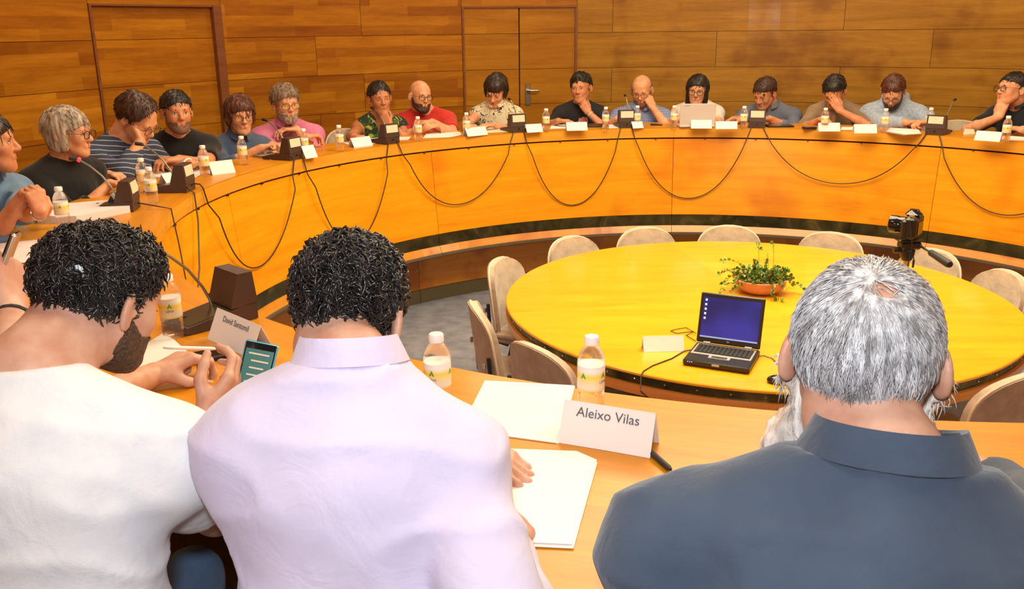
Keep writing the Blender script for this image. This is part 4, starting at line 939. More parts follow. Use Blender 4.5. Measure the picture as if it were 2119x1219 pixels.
# 13 grey shirt writing
H = hd_(1582, 194, 3.43)
INFO['grey'] = person('man in a dark grey-blue long-sleeved shirt looking down and writing', H, (-30, 26, -4), -6,
    [A_(off(at(1538, 254, T+.045), 0, .04), at(1550, 240, TZ+.02), dr(1540, 250, 1500, 250), nz(-Z), c=.75, pinch=True), A_(off(at(1590, 257, T+.045), 0, .06), at(1632, 256, TZ), dr(1610, 262, 1570, 264), -Z, c=.3)],
    skin='mid', hair=dict(th=.010, noise=.003, front=.012, hl=.026), haircol='brown', top=TOPM['greyshirt'], sleeve='long', eyes='closed', h=.0058, collar=TOPM['greyshirt'], S=off(H, .05, .09, -.125), sh_w=.19)
# 14 hand over her eyes
H = hd_(1726, 190, 3.42); wr = off(H, .06, -.125, -.14)
INFO['hide'] = person('woman in a taupe lace top hiding her eyes behind her hand', H, (-14, 34, 0), -4,
    [A_(off(at(1688, 258, T+.045), 0, .08), at(1672, 248, TZ+.02), dr(1680, 256, 1712, 262), nz(-Z), c=.4), A_(wr, at(1744, 266, TZ), nz(off(H*0, -.55, .12, .75)), nz(off(H*0, -.1, .95, 0)), c=.3)],
    skin='mid', female=True, hair=dict(th=.010, noise=.002, front=.014, hl=.026, bun='tail'), haircol='black', top=TOPM['taupe'], sleeve='half', eyes='closed', h=.0058, neckcut=(.13, .05), S=off(H, .02, .10, -.12))
# 15 hoodie
H = hd_(1848, 190, 3.40)
INFO['hoodie'] = person('bearded man with glasses in a pale blue hooded sweatshirt, head bowed', H, (-6, 38, 0), -2,
    [A_(at(1840, 266, T+.05), at(1802, 258, TZ), dr(1830, 266, 1870, 264), nz(-Z), c=.6), A_(at(1888, 264, T+.06), at(1918, 258, TZ), dr(1895, 264, 1858, 264), -Z, c=.9)],
    skin='fair', hair=dict(th=.008, noise=.002, front=.014, hl=.026), haircol='auburn', beard=(.006, 'stub'), glasses='thin', top=TOPM['hoodie'], sleeve='long', eyes='closed', h=.0058, hood=True, S=off(H, .02, .11, -.12), build=1.1, cloth_off=.018, sh_w=.178, top_name='sweatshirt')
# 16 right edge, hand on chin
H = hd_(2094, 187, 3.45); wr = off(H, -.06, -.10, -.185)
INFO['polo'] = person('man with glasses in a black polo shirt at the right edge, hand on chin', H, (-48, -8, 4), -30,
    [A_(wr, at(2025, 272, TZ), nz(off(H*0, .15, .1, .8)), nz(off(H*0, .4, .8, .2)), c=.9), A_(at(2060, 278, T+.05), at(2118, 276, TZ), dr(2080, 278, 2030, 272), -Z, c=.4)],
    skin='fair', hair=dict(th=.010, noise=.003, front=.012, hl=.026), haircol='black', glasses='thick', top=TOPM['navy'], sleeve='short', h=.0058, collar=TOPM['navy'], neckcut=(.10, .04), S=off(H, .06, .08, -.135))
# ---- foreground people, seen from behind
TOPM['tee'] = cloth('white_slub_cotton', (.78, .79, .80), col2=(.70, .73, .77), weave=500, scale=20); TOPM['lav'] = cloth('lavender_poplin', (.69, .64, .82), col2=(.63, .58, .77), weave=1200); TOPM['slate'] = cloth('slate_blue_cotton', (.060, .085, .125), col2=(.042, .062, .098), weave=900)
HM['curls'] = hair_mat('hair_curls_black', (.006, .006, .007), (.03, .024, .022), rough=.30, bump=.3)
HM['silver'] = hair_mat('hair_silver', (.24, .23, .23), (.74, .74, .76), scale=120, rough=.38, axis=(1, 1, .25), bump=.3)
# white T-shirt
H = dist(207, 622, 1.32)
wl = at(318, 775, T+.035); wr = at(425, 868, T+.06)
INFO['tee'] = person('man in a white T-shirt seen from behind at the left, beard in profile, writing', H, (126, 22, 4), 168,
    [A_(wr, at(455, 1110, T-.03), nz(at(520, 745, T+.14)-wr), nz(V3(-.6, .5, .3)), c=.55, t=.8), A_(wl, at(120, 860, T+.02), nz(at(388, 742, T+.05)-wl), nz(V3(.3, .2, -1)), c=.85, pinch=True)],
    skin='near', s=1.0, h=.0038, ch=.0075, hair=dict(nape=1, part=0, th=.004, noise=.003, freq=110, front=.016, hl=.025, zmin=-.080, slope=.7, flow='curl', lock=dict(n=3200, L=.028, r=.0022, curl=.0035, turns=.9, lift=.03, sides=4), top=(0, .03, .080, .060, .06, .038)), haircol='curls',
    beard=(.0035, 'stub'), top=TOPM['tee'], sleeve='short', sh_w=.160, folds=.013, cloth_off=.018, S=H+V3(-.05, -.13, -.105), eyes='closed', build=1.0, knee=(.58, .57), jeans=(.10, .18, .32), hsz=.86, drop=.10)
# lavender shirt
H = dist(728, 648, 1.32)
wl = at(968, 930, T+.03); wr = at(1040, 1125, T+.035)
INFO['lav'] = person('man with black curls in a lavender shirt seen from behind, holding papers', H, (154, 20, 2), 172,
    [A_(wr, at(1085, 1330, T-.02), nz(at(1072, 1050, T+.02)-wr), nz(V3(-.6, .1, -.8)), c=.8), A_(wl, at(640, 1000, T-.1), nz(at(1035, 958, T+.02)-wl), nz(V3(.1, -.1, -1)), c=.3)],
    skin='near', s=1.0, h=.0038, ch=.0075, hair=dict(nape=1, part=0, th=.005, noise=.004, freq=100, front=.016, hl=.02, zmin=-.088, slope=.5, flow='curl', lock=dict(n=3600, L=.032, r=.0024, curl=.0045, turns=1.1, lift=.03, sides=4)), haircol='curls',
    beard=(.003, 'stub'), top=TOPM['lav'], sleeve='long', sh_w=.138, tilt=-7, folds=.014, cloth_off=.02, hsz=.90, drop=.090, S=H+V3(.012, -.11, -.085), eyes='closed', collar=TOPM['lav'], build=1.0)
# grey hair, slate shirt
H = dist(1788, 742, 1.03)
INFO['slate'] = person('grey-haired man with white beard in a slate blue shirt seen from behind', H, (181, 2, 0), 184,
    [A_(at(2050, 985, T+.03), at(2350, 1150, T-.02), V3(-.5, .8, 0), -Z, c=.5), A_(at(1640, 985, T+.03), at(1255, 1190, T-.03), V3(.4, .8, 0), -Z, c=.5)],
    skin='near', s=1.04, h=.0038, ch=.0075, hair=dict(nape=1, th=.0, noise=.002, freq=90, front=.022, hl=.02, zmin=-.10, slope=.5, hole=(.012, -.075, .104, .016), lock=dict(n=10500, L=.034, r=.00095, curl=.001, turns=.5, lift=.04, sides=3)), haircol='silver',
    beard=(.010, 'white', 'long'), top=TOPM['slate'], sleeve='long', sh_w=.215, folds=.013, cloth_off=.02, hsz=.92, drop=.105, tilt=-4, S=H+V3(-.01, -.110, -.122), eyes='closed', collar=TOPM['slate'], build=1.2)
# left edge person, mostly outside the picture
H = dist(-330, 560, 1.45); wr = dist(22, 650, 1.42)
INFO['edge'] = person('person in a white top at the left edge, holding a phone', H, (150, 15, 0), 150,
    [A_(wr, dist(10, 800, 1.30), nz(dist(12, 545, 1.44)-wr), nz(V3(-.8, .3, .3)), c=.9), None],
    skin='near', h=.0045, hair=dict(th=.012), haircol='brown', top=TOPM['tee'], sleeve='short', eyes='closed', S=H+V3(0, -.10, -.14))
# ================================================================== THINGS ON THE TABLES
def rotz(a): return Matrix.Rotation(a, 3, 'Z')
def text_mesh(s, size, mat, parent, mw, name='lettering', extrude=.0002, wrap=None):
    cu = bpy.data.curves.new('t', 'FONT'); cu.body = s; cu.size = size; cu.align_x = 'CENTER'; cu.align_y = 'CENTER'; cu.extrude = extrude
    o = bpy.data.objects.new('t', cu); C.objects.link(o); me = bpy.data.meshes.new_from_object(o.evaluated_get(bpy.context.evaluated_depsgraph_get())); bpy.data.objects.remove(o); bpy.data.curves.remove(cu)
    if wrap:
        for v in me.vertices: a = v.co.x/wrap; v.co = Vector((wrap*math.sin(a), -wrap*math.cos(a)-v.co.z, v.co.y))
    me.transform(mw); me.materials.clear(); me.materials.append(mat)
    r = bpy.data.objects.new(name, me); C.objects.link(r); r.parent = parent; return r
# ---- bottles
def water_mat():
    m, t, b = nt('clear_bottle'); b.inputs['Base Color'].default_value = (1, 1, 1, 1); b.inputs['Roughness'].default_value = .04; b.inputs['IOR'].default_value = 1.22; b.inputs['Transmission Weight'].default_value = .95; b.inputs['Coat Weight'].default_value = .6; b.inputs['Coat Roughness'].default_value = .05
    tr = t.nodes.new('ShaderNodeBsdfTransparent'); mx = t.nodes.new('ShaderNodeMixShader'); mx.inputs[0].default_value = .55
    t.links.new(tr.outputs[0], mx.inputs[1]); t.links.new(b.outputs[0], mx.inputs[2]); t.links.new(mx.outputs[0], t.nodes['Material Output'].inputs[0]); return m
def label_mat():
    m, t, b = nt('bottle_label'); L = t.links.new; tc = t.nodes.new('ShaderNodeTexCoord'); sp = t.nodes.new('ShaderNodeSeparateXYZ'); L(tc.outputs['Object'], sp.inputs[0])
    r = ramp(t, [(.0, (.85, .62, .05)), (.14, (.80, .78, .72)), (.62, (.88, .66, .06)), (.82, (.85, .83, .80)), (1, (.85, .83, .80))]); r.color_ramp.interpolation = 'LINEAR'
    mr = t.nodes.new('ShaderNodeMapRange'); mr.inputs[1].default_value = .058; mr.inputs[2].default_value = .110; L(sp.outputs[2], mr.inputs[0]); L(mr.outputs[0], r.inputs[0]); L(r.outputs[0], b.inputs['Base Color']); b.inputs['Roughness'].default_value = .35; return m
WM, LM_, GRN = water_mat(), label_mat(), plain('green_mark', (.08, .35, .03), .5)
def make_bottle():
    r = empty('water_bottle')
    prof = [(.0001, .004), (.018, .001), (.0255, .003), (.0270, .010), (.0258, .016), (.0272, .022), (.0262, .028), (.0275, .036), (.0265, .044), (.0280, .052), (.0280, .056), (.0275, .060), (.0275, .104), (.0285, .110), (.0282, .118), (.0250, .130), (.0185, .143), (.0125, .150), (.0125, .154)]
    MB().lathe(prof, 28).build('bottle', WM, r, smooth=True)
    MB().lathe([(.0278, .058), (.0284, .059), (.0284, .1085), (.0278, .110)], 28).build('label', LM_, r, smooth=True)
    MB().lathe([(.0128, .1525), (.0155, .1530), (.0155, .166), (.0135, .169), (.0001, .1695)], 24).build('cap', M['cap'], r, smooth=True)
    for k in range(4):
        a = k*math.pi/2
        tri = MB(); P_ = []
        for (x, z) in ((-.006, .086), (.006, .086), (0, .099)): q = a+x/.0286; P_.append((.0288*math.sin(q), -.0288*math.cos(q), z))
        tri.add(P_, [(0, 1, 2)]).build('label_mark', GRN, r)
    return r
B0 = make_bottle(); nb_ = [0]
def bottle(u, v, lab, rz=.4, loc=None):
    o = B0 if nb_[0] == 0 else copy_tree(B0); nb_[0] += 1
    p = at(u, v, T) if loc is None else loc; o.location = tuple(p); o.rotation_euler = (0, 0, rz); tag(o, lab, 'bottle', 'small water bottles on the ring counter'); return o
for k, (u, v, lab) in enumerate([(133, 472, 'water bottle near the woman in denim at the left edge'), (299, 398, 'rear of two water bottles beside the cardigan woman'), (316, 421, 'front of two water bottles left of the name card'),
      (425, 365, 'water bottle in front of the man in the black T-shirt'), (504, 341, 'water bottle in front of the woman in chambray'), (631, 322, 'water bottle behind the name card, below the pink shirt'),
      (704, 313, 'water bottle standing free between the pink shirt and the tropical print'), (866, 291, 'water bottle in front of the man in red'), (966, 281, 'water bottle at the writing hand of the cream blouse'),
      (1130, 271, 'water bottle left of the woman in the black jacket'), (1253, 267, 'water bottle right of the woman in the black jacket'), (1318, 264, 'water bottle behind a microphone unit, before the plaid shirt'),
      (1394, 264, 'water bottle left of the white laptop'), (1538, 266, 'water bottle before the writing man in grey-blue'), (1705, 271, 'water bottle behind the card of the woman hiding her eyes'),
      (1829, 273, 'water bottle left of the hooded sweatshirt hands'), (1922, 271, 'water bottle behind the microphone unit right of the hooded sweatshirt'), (2080, 293, 'water bottle before the man in the black polo'),
      (360, 698, 'large near water bottle beside the bearded profile in white'), (908, 849, 'large near water bottle right of the lavender shirt'), (1222, 856, 'large near water bottle behind the lettered name card')]):
    o = bottle(u, v, lab, .3+k*.7)
    if k >= 18:
        o.rotation_euler = (0, 0, (.3, -.35, .9)[k-18])
        text_mesh('LENA', .0085, M['blueink'], o, Matrix.Translation((0, 0, .078)), 'lettering', .0001, .0287)
# ---- folded name cards
def card(pl, pr, lab, h=.072, txt=None, size=.018, group='white tent cards on the counter', depth=.035, z=T, faint=True):
    a, b = at(*pl, z), at(*pr, z); w_ = float(np.linalg.norm(b-a)); th = math.atan2(b[1]-a[1], b[0]-a[0]); mid = (a+b)/2
    e = empty('name_card', mid, th); tag(e, lab, 'name card', group)
    t_ = .0012
    for s_, nm in ((-1, 'front_flap'), (1, 'back_flap')):
        y0 = 0 if s_ < 0 else depth*2; mb = MB(); y1 = depth
        mb.add([(-w_/2, y0, 0.0005), (w_/2, y0, 0.0005), (w_/2, y1+s_*t_*.0, h), (-w_/2, y1, h), (-w_/2, y0-s_*-t_, 0.0005), (w_/2, y0+s_*-0+t_*-s_, 0.0005), (w_/2, y1-s_*t_*.8, h-.001), (-w_/2, y1-s_*t_*.8, h-.001)],
               [(0, 1, 2, 3), (7, 6, 5, 4), (0, 4, 5, 1), (2, 6, 7, 3), (0, 3, 7, 4), (1, 5, 6, 2)]).build(nm, M['white'], e)
    tilt_ = math.atan2(h, depth); ln = math.hypot(h, depth)
    R_ = Matrix.Rotation(tilt_, 4, 'X')
    if txt: text_mesh(txt, size, M['print'], e, Matrix.Translation((0, -.0009, .0005)) @ R_ @ Matrix.Translation((0, ln*.76, .0003)))
    elif faint: text_mesh('--------', .010, M['pinkish'], e, Matrix.Translation((0, -.0009, .0005)) @ R_ @ Matrix.Translation((0, ln*.8, .0001)))
    return e
card((1155, 916), (1345, 949), 'near white tent card lettered in grey, beside the lavender sleeve', .076, 'Aleixo Vilas', .026)
card((430, 702), (519, 744), 'near white tent card lettered in grey, below the brown microphone unit', .078, 'David Santomil', .021)
for pl, pr, lab, h in [((348, 386), (386, 377), 'small white tent card left of the dark microphone unit', .062), ((440, 363), (488, 357), 'white tent card before the man in the black T-shirt', .07), ((633, 329), (658, 325), 'white tent card right of a microphone unit, below the pink shirt', .075),
      ((733, 306), (772, 301), 'white tent card left of the microphone unit, before the tropical print', .062), ((968, 283), (1010, 279), 'white tent card before the writing woman in cream', .06), ((1091, 275), (1124, 273), 'white tent card right of a microphone unit, behind the door line', .06),
      ((1173, 271), (1216, 270), 'white tent card before the pink print T-shirt', .062), ((1310, 266), (1332, 265), 'white tent card right of the microphone unit, before the plaid shirt', .05), ((1430, 266), (1473, 266), 'white tent card in front of the white laptop', .062), ((1481, 267), (1526, 267), 'white tent card right of the white laptop', .055),
      ((1694, 272), (1739, 272), 'white tent card before the woman hiding her eyes', .06), ((1768, 276), (1815, 276), 'white tent card left of the hooded sweatshirt', .062), ((2015, 290), (2068, 294), 'white tent card before the man in the black polo', .062), ((250, 434), (281, 412), 'white tent card tilted behind the left microphone unit', .07)]:
    card(pl, pr, lab, h)
card((1332, 729), (1416, 727), 'blank white tent card on the round table left of the laptop', .060, None, z=TAB, group=None, depth=.03)
# ---- sheets and folders
def sheet(pts, lab, th=.0012, mat='white', name='paper', cat='paper', z=T, group='papers on the counter', z0=.0004, n=1):
    c = sum(at(u, v, z) for u, v in pts)/len(pts); e = empty(name, (c[0], c[1], z)); tag(e, lab, cat, group)
    P_ = [at(u, v, z)-c for u, v in pts]
    for k in range(n):
        j = V3(random.uniform(-1, 1), random.uniform(-1, 1), 0)*.006*(k > 0); g = .004*random.uniform(-1, 1)*(k > 0); ca, sa = math.cos(g), math.sin(g); zz = z0+k*(th+.0003)
        Q = [V3(p[0]*ca-p[1]*sa, p[0]*sa+p[1]*ca, 0)+j for p in P_]; m_ = len(Q)
        MB().add([(*q[:2], zz) for q in Q]+[(*q[:2], zz+th) for q in Q], [tuple(range(m_-1, -1, -1)), tuple(range(m_, 2*m_))]+[(i, (i+1) % m_, m_+(i+1) % m_, m_+i) for i in range(m_)]).build('sheet' if n > 1 else 'page', M[mat], e)
    return e
M['lined'] = stripes_mat('lined_paper', (.82, .80, .78), (.45, .5, .62), 160, .12, wav=0, tilt=(.6, .8, 0)); M['yellowish'] = plain('cream_paper', (.78, .70, .50), .7); M['folder'] = plain('grey_folder', (.30, .24, .20), .5); M['pinkpaper'] = plain('pale_pink_paper', (.78, .70, .70), .7)
sheet([(1008, 790), (1190, 800), (1156, 919), (958, 892)], 'blank white sheet behind the near tent card, right of the water bottle', n=2)
sheet([(1030, 934), (1195, 940), (1236, 958), (1188, 1134), (1060, 1128)], 'loose stack of white sheets under the hands of the lavender man', n=4)
sheet([(255, 745), (345, 690), (400, 740), (300, 800)], 'lined note pad under the writing hand at the left', mat='lined', name='note_pad', cat='note pad', n=3)
sheet([(0, 505), (90, 497), (105, 540), (0, 550)], 'printed sheets left of the white T-shirt head', mat='pinkpaper', n=3)
sheet([(8, 585), (52, 566), (74, 605), (40, 622)], 'cream open notebook beside the hand with the phone', mat='yellowish', name='notebook', cat='notebook', n=5, th=.002)
sheet([(78, 462), (78, 440), (262, 424), (270, 440), (160, 462)], 'pale grey document box behind the water bottle at the left', mat='pinkpaper', name='document_box', cat='box', th=.03, group=None)
sheet([(120, 478), (150, 470), (135, 515), (100, 520)], 'white paper beside the water bottle at the left edge', n=1)
sheet([(248, 392), (262, 380), (290, 384), (283, 395)], 'small open leaflet under the fingers of the cardigan woman', name='leaflet', th=.004)
sheet([(306, 366), (318, 349), (400, 343), (420, 360), (392, 374)], 'printed sheets between the striped jumper and the microphone unit', mat='pinkish', n=3)
sheet([(516, 324), (520, 312), (560, 316), (566, 331)], 'grey folder before the woman in chambray', mat='folder', name='folder', cat='folder', th=.014, group=None)
sheet([(560, 331), (556, 318), (600, 312), (604, 324)], 'white sheet between the grey folder and a microphone unit', n=2)
sheet([(712, 296), (745, 288), (790, 286), (785, 296), (730, 303)], 'white sheets before the tropical print top', mat='pinkish', n=2)
sheet([(822, 290), (826, 284), (850, 283), (845, 290)], 'small white paper right of a microphone unit, before the red T-shirt', n=1)
sheet([(875, 287), (882, 277), (950, 274), (955, 280), (930, 285)], 'fanned white sheets before the man in red', n=3)
sheet([(1000, 276), (1008, 265), (1062, 263), (1060, 273)], 'cream pad under the writing hand of the cream blouse', mat='yellowish', n=2)
sheet([(1138, 267), (1142, 259), (1180, 258), (1176, 266)], 'white sheets beside the left hand of the black jacket', n=2)
sheet([(1212, 264), (1216, 257), (1250, 257), (1252, 263)], 'dark folder right of the pink print T-shirt', mat='black', name='folder', cat='folder', th=.006, group=None)
sheet([(1256, 266), (1258, 258), (1282, 258), (1282, 265)], 'crumpled white note left of a microphone unit', n=1)
sheet([(1488, 262), (1490, 256), (1524, 256), (1524, 262)], 'white sheet under the right hand of the grey-blue shirt', n=1)
sheet([(1740, 269), (1742, 263), (1768, 263), (1770, 269)], 'white sheet right of the card of the woman hiding her eyes', n=1)
sheet([(1834, 274), (1842, 267), (1900, 270), (1905, 278), (1870, 280)], 'thick papers under the hands of the hooded sweatshirt', n=3, th=.003)
sheet([(1942, 277), (1946, 270), (1958, 270), (1972, 276)], 'small white paper right of the last microphone unit', n=1)
sheet([(1993, 282), (1996, 270), (2015, 271), (2016, 280)], 'cream notebook left of the card of the black polo', mat='yellowish', name='notebook', cat='notebook', n=3, th=.004)
sheet([(2085, 291), (2086, 282), (2119, 284), (2119, 291)], 'white sheets at the right edge of the picture', n=2)
def flat_dev(u, v, rz, lab, name, dims, mat='black', z=T, cat='phone'):
    p = at(u, v, z); e = empty(name, p, rz); tag(e, lab, cat); MB().box((0, 0, dims[2]/2+.0005), dims, bev=.003).build('case', M[mat], e, smooth=True); MB().box((0, 0, dims[2]+.0008), (dims[0]*.86, dims[1]*.8, .0006)).build('screen', M['glossblack'], e); return e
M['glossblack'] = plain('gloss_black', (.01, .01, .012), .08)
flat_dev(432, 741, .55, 'black wallet-like phone behind the hand with the pen', 'mobile_phone', (.115, .065, .012))
flat_dev(1675, 267, 0, 'dark phone before the hand of the taupe top', 'mobile_phone', (.10, .06, .016))
flat_dev(1358, 259, 0, 'black phone on the counter right of the plaid elbow', 'mobile_phone', (.09, .06, .010))
flat_dev(1612, 262, 0, 'thin black tablet before the grey-blue shirt', 'tablet', (.20, .13, .012), cat='tablet')
# ---- microphone units
def make_mic():
    r = empty('microphone_unit')
    def prism(prof, x0, x1, mat, name, p_=None):
        k = len(prof); V_ = [(x0, y, z) for y, z in prof]+[(x1, y, z) for y, z in prof]
        return MB().add(V_, [tuple(range(k)), tuple(range(2*k-1, k-1, -1))]+[(i, k+i, k+(i+1) % k, (i+1) % k) for i in range(k)]).build(name, M[mat], p_ or r)
    b = prism([(-.055, .002), (.150, .002), (.160, .010), (.150, .020), (-.02, .046), (-.055, .048)], -.062, .062, 'brown', 'base'); 
    prism([(.028, .0405), (.142, .0228), (.142, .0205), (.028, .0385)], -.052, .052, 'olive', 'key_plate')
    blk = prism([(-.058, .046), (-.048, .136), (-.005, .136), (.022, .050), (.022, .043)], -.062, .062, 'brown', 'speaker_box')
    s_ = prism([(-.0565, .078), (-.0505, .128), (-.0520, .129), (-.0580, .079)], -.050, .050, 'cream', 'sticker', blk)
    text_mesh('---', .010, M['print'], r, Matrix.Translation((0, -.0555, .112)) @ Matrix.Rotation(math.radians(83.5), 4, 'X'), 'lettering', .0003)
    MB().box((.028, .118, .028), (.022, .014, .006), bev=.002).build('talk_button', M['black'], r)
    MB().tube([(0, -.060, .030), (0, -.066, .030)], .005, 8).build('socket', M['black'], r)
    MB().tube([(.035, .03, .040), (.035, .034, .058), (.036, .05, .095), (.037, .085, .150), (.038, .130, .195), (.039, .175, .225)], .0042, 8).build('gooseneck', M['trim'], r, smooth=True)
    MB().tube([(.039, .172, .223), (.039, .180, .228), (.039, .212, .232), (.039, .214, .232)], [.005, .0095, .0095, .006], 10).build('microphone', M['black'], r, smooth=True)
    return r
MC0 = make_mic(); mics = []
MICS = [(-1.977, -2.005, -134.6, 'dark brown microphone unit between the white T-shirt and the lavender shirt'), (-2.84, .075, 178.5, 'microphone unit before the man in the black T-shirt'), (-2.555, 1.18, 155.3, 'microphone unit before the man in the pink shirt'), (-2.045, 1.925, 136.9, 'microphone unit before the tropical print top'),
        (-1.15, 2.56, 114.3, 'microphone unit between the cream blouse and the black jacket'), (-.285, 2.80, 96, 'microphone unit before the plaid shirt'), (.725, 2.70, 74.9, 'microphone unit before the writing man in grey-blue'), (1.85, 2.10, 48.8, 'microphone unit right of the hooded sweatshirt'), (-2.92, -.41, -172, 'microphone unit with glowing red ring before the cardigan woman')]
for k, (x, y, a_, lab) in enumerate(MICS):
    o = MC0 if k == 0 else copy_tree(MC0); o.location = (x, y, T); o.rotation_euler = (0, 0, math.radians(a_-90)); tag(o, lab, 'microphone', 'gooseneck microphone units on the counter'); mics.append(o)
    if k == 8: MB().tube([(.039, .168, .222), (.039, .177, .2265)], .0105, 12).build('ring_light', M['red_led'], o)
# ---- cables swagged between the units
def cable(P_, lab, r=.0038, name='microphone_cable', mat='black', group='cables hanging in front of the counter', cat='cable'):
    o = MB().tube(P_, r, 7).build(name, M[mat], None, smooth=True); tag(o, lab, cat, group); return o
M['cable'] = plain('brown_black_cable', (.035, .018, .010), .5)
def swag(a0, a1, zb, lab, r0=2.80):
    P_ = []; n = 30
    for i in range(n+1):
        t = i/n; a = a0+(a1-a0)*t; x = 2*t-1; c_ = (math.cosh(2.0*x)-1)/(math.cosh(2.0)-1); z = zb+(T+.001-zb)*c_; P_.append(polar(2.736 if z > T-.10 else 2.70, a, z))
    P_ = [polar(2.79, a0, T+.030), polar(2.755, a0, T+.026), polar(2.741, a0, T+.006)]+P_[1:-1]+[polar(2.741, a1, T+.006), polar(2.755, a1, T+.026), polar(2.79, a1, T+.030)]
    return cable(P_, lab, mat='cable')
mA = [178.5, 155.3, 136.9, 114.3, 96.0, 74.9, 48.8, 26.0]
zb = [.746, .672, .790, .695, .723, .881, .782]
labs = ['cable swag between the black T-shirt and pink shirt units', 'cable swag behind the lavender man, below the pink shirt', 'cable swag between the tropical print and cream blouse units', 'cable swag below the woman in the black jacket', 'cable swag below the white laptop', 'cable swag between the grey-blue shirt and the hooded sweatshirt', 'cable swag at the right edge of the picture']
for k in range(7): swag(mA[k]-.9, mA[k+1]+.9, zb[k], labs[k])
cable([polar(2.79, 179.6, T+.03), polar(2.742, 180.2, T+.004), polar(2.725, 181, 1.15), polar(2.70, 184, .95), polar(2.69, 188, .80), polar(2.69, 195, .72), polar(2.69, 205, .78), polar(2.70, 214, .95), polar(2.725, 220, 1.15), polar(2.742, 222, T+.004), polar(2.79, 222, T+.03)], 'cable dropping from the black T-shirt unit towards the near unit', mat='cable')
cable([polar(2.885, 188, T+.03), polar(2.80, 188.3, T+.014), polar(2.742, 188.6, T+.004), polar(2.722, 189, 1.12), polar(2.70, 190, .95), polar(2.695, 192, .85)], 'thin cable dropping over the counter edge beside the dark curls', r=.003, mat='cable')
# ---- far laptop
e = empty('laptop', at(1443, 264, T), .0); tag(e, 'open white laptop seen from behind, before the long-haired woman', 'laptop'); M['lapw'] = plain('pearl_plastic', (.62, .56, .52), .35)
MB().box((0, .10, .009), (.275, .19, .014), bev=.004).build('base', M['lapw'], e, smooth=True)
R_ = Matrix.Rotation(math.radians(8), 3, 'X'); MB().box((0, .008, .098), (.275, .008, .172), R_, bev=.003).build('lid', M['lapw'], e, smooth=True)
text_mesh('lenovo', .014, M['print'], e, Matrix.Translation((-.085, -.0060, .168)) @ Matrix.Rotation(math.radians(98), 4, 'X'))
# ---- black laptop on the round table
ct = np.array([-.350, -.972, TAB]); e = empty('laptop', ct, math.radians(-25.5)); tag(e, 'open black laptop with a dark blue screen on the round table', 'laptop')
w_, d_ = .262, .225
MB().box((0, 0, .015), (w_, d_, .026), bev=.005).build('base', M['black'], e, smooth=True)
M['silverp'] = plain('silver_palm_rest', (.42, .42, .41), .4, .3)
pal = MB(); pal.box((0, .030, .0285), (w_*.92, d_*.56, .0012)); pal.box((0, -.048, .0285), (.085, .030, .0012)); pal.build('keyboard_surround', M['silverp'], e)
kb = MB().box((0, .034, .0294), (w_*.86, d_*.44, .0012)).build('keyboard', M['black'], e)
ks = MB()
for r_ in range(5):
    for c_ in range(13): ks.box((-w_*.40+c_*w_*.0665, .034-.038+r_*.019, .0312), (.0135, .0150, .003), bev=.0008)
tag(ks.build('keys', M['blackm'], kb), kind='stuff')
MB().box((0, -.048, .0293), (.062, .020, .001), bev=.0003).build('touchpad', M['blackm'], e)
MB().box((0, -d_/2-.0005, .018), (.03, .004, .008), bev=.001).build('latch', M['silverp'], e)
lt = MB(); [lt.box((-.11+.008*i, -d_/2-.0006, .020), (.003, .002, .002)) for i in range(3)]; lt.build('status_lights', plain('led', (.2, .5, 1), .4, emit=(.3, .6, 1, 2)), e)
R_ = Matrix.Rotation(math.radians(-16), 3, 'X'); hz = .028; hy = d_/2-.010
def lidp(x, y, z): v = R_ @ Vector((x, y, z)); return (v.x, v.y+hy, v.z+hz)
lid = MB().box(lidp(0, 0, .108), (w_, .010, .208), R_, bev=.004).build('lid', M['black'], e, smooth=True)
def screen_mat():
    m, t, b = nt('blue_desktop'); L = t.links.new; tc = t.nodes.new('ShaderNodeTexCoord'); n = t.nodes.new('ShaderNodeTexNoise'); n.inputs['Scale'].default_value = 6; n.inputs['Detail'].default_value = 1; L(tc.outputs['Object'], n.inputs[0])
    r = ramp(t, [(.35, (.006, .010, .10)), (.65, (.025, .030, .30))]); L(n.outputs['Fac'], r.inputs[0]); L(r.outputs[0], b.inputs['Emission Color']); b.inputs['Emission Strength'].default_value = 1.0; b.inputs['Base Color'].default_value = (.01, .012, .05, 1); b.inputs['Roughness'].default_value = .25; return m
scr = MB().box(lidp(0, -.0055, .110), (w_*.90, .0012, .168), R_).build('screen', screen_mat(), lid)
ic = MB(); 
for i in range(5): ic.box(lidp(-w_*.405, -.0066, .182-i*.019), (.008, .0006, .009), R_)
ic.build('desktop_icons', plain('icon_glow', (.5, .6, .8), .4, emit=(.5, .62, .85, .9)), lid)
MB().box(lidp(0, -.0066, .0295), (w_*.90, .0006, .006), R_).build('task_bar', plain('task_bar_glow', (.2, .3, .5), .4, emit=(.25, .35, .55, .8)), lid)
text_mesh('hp', .010, M['cream'], lid, Matrix.Translation(lidp(0, -.0056, .018)) @ Matrix.Rotation(math.radians(74), 4, 'X'))
for sx in (-1, 1): MB().tube([(sx*.085-.014, hy-.002, hz+.004), (sx*.085+.014, hy-.002, hz+.004)], .0065, 10).build('hinge', M['silverp'], e, smooth=True)
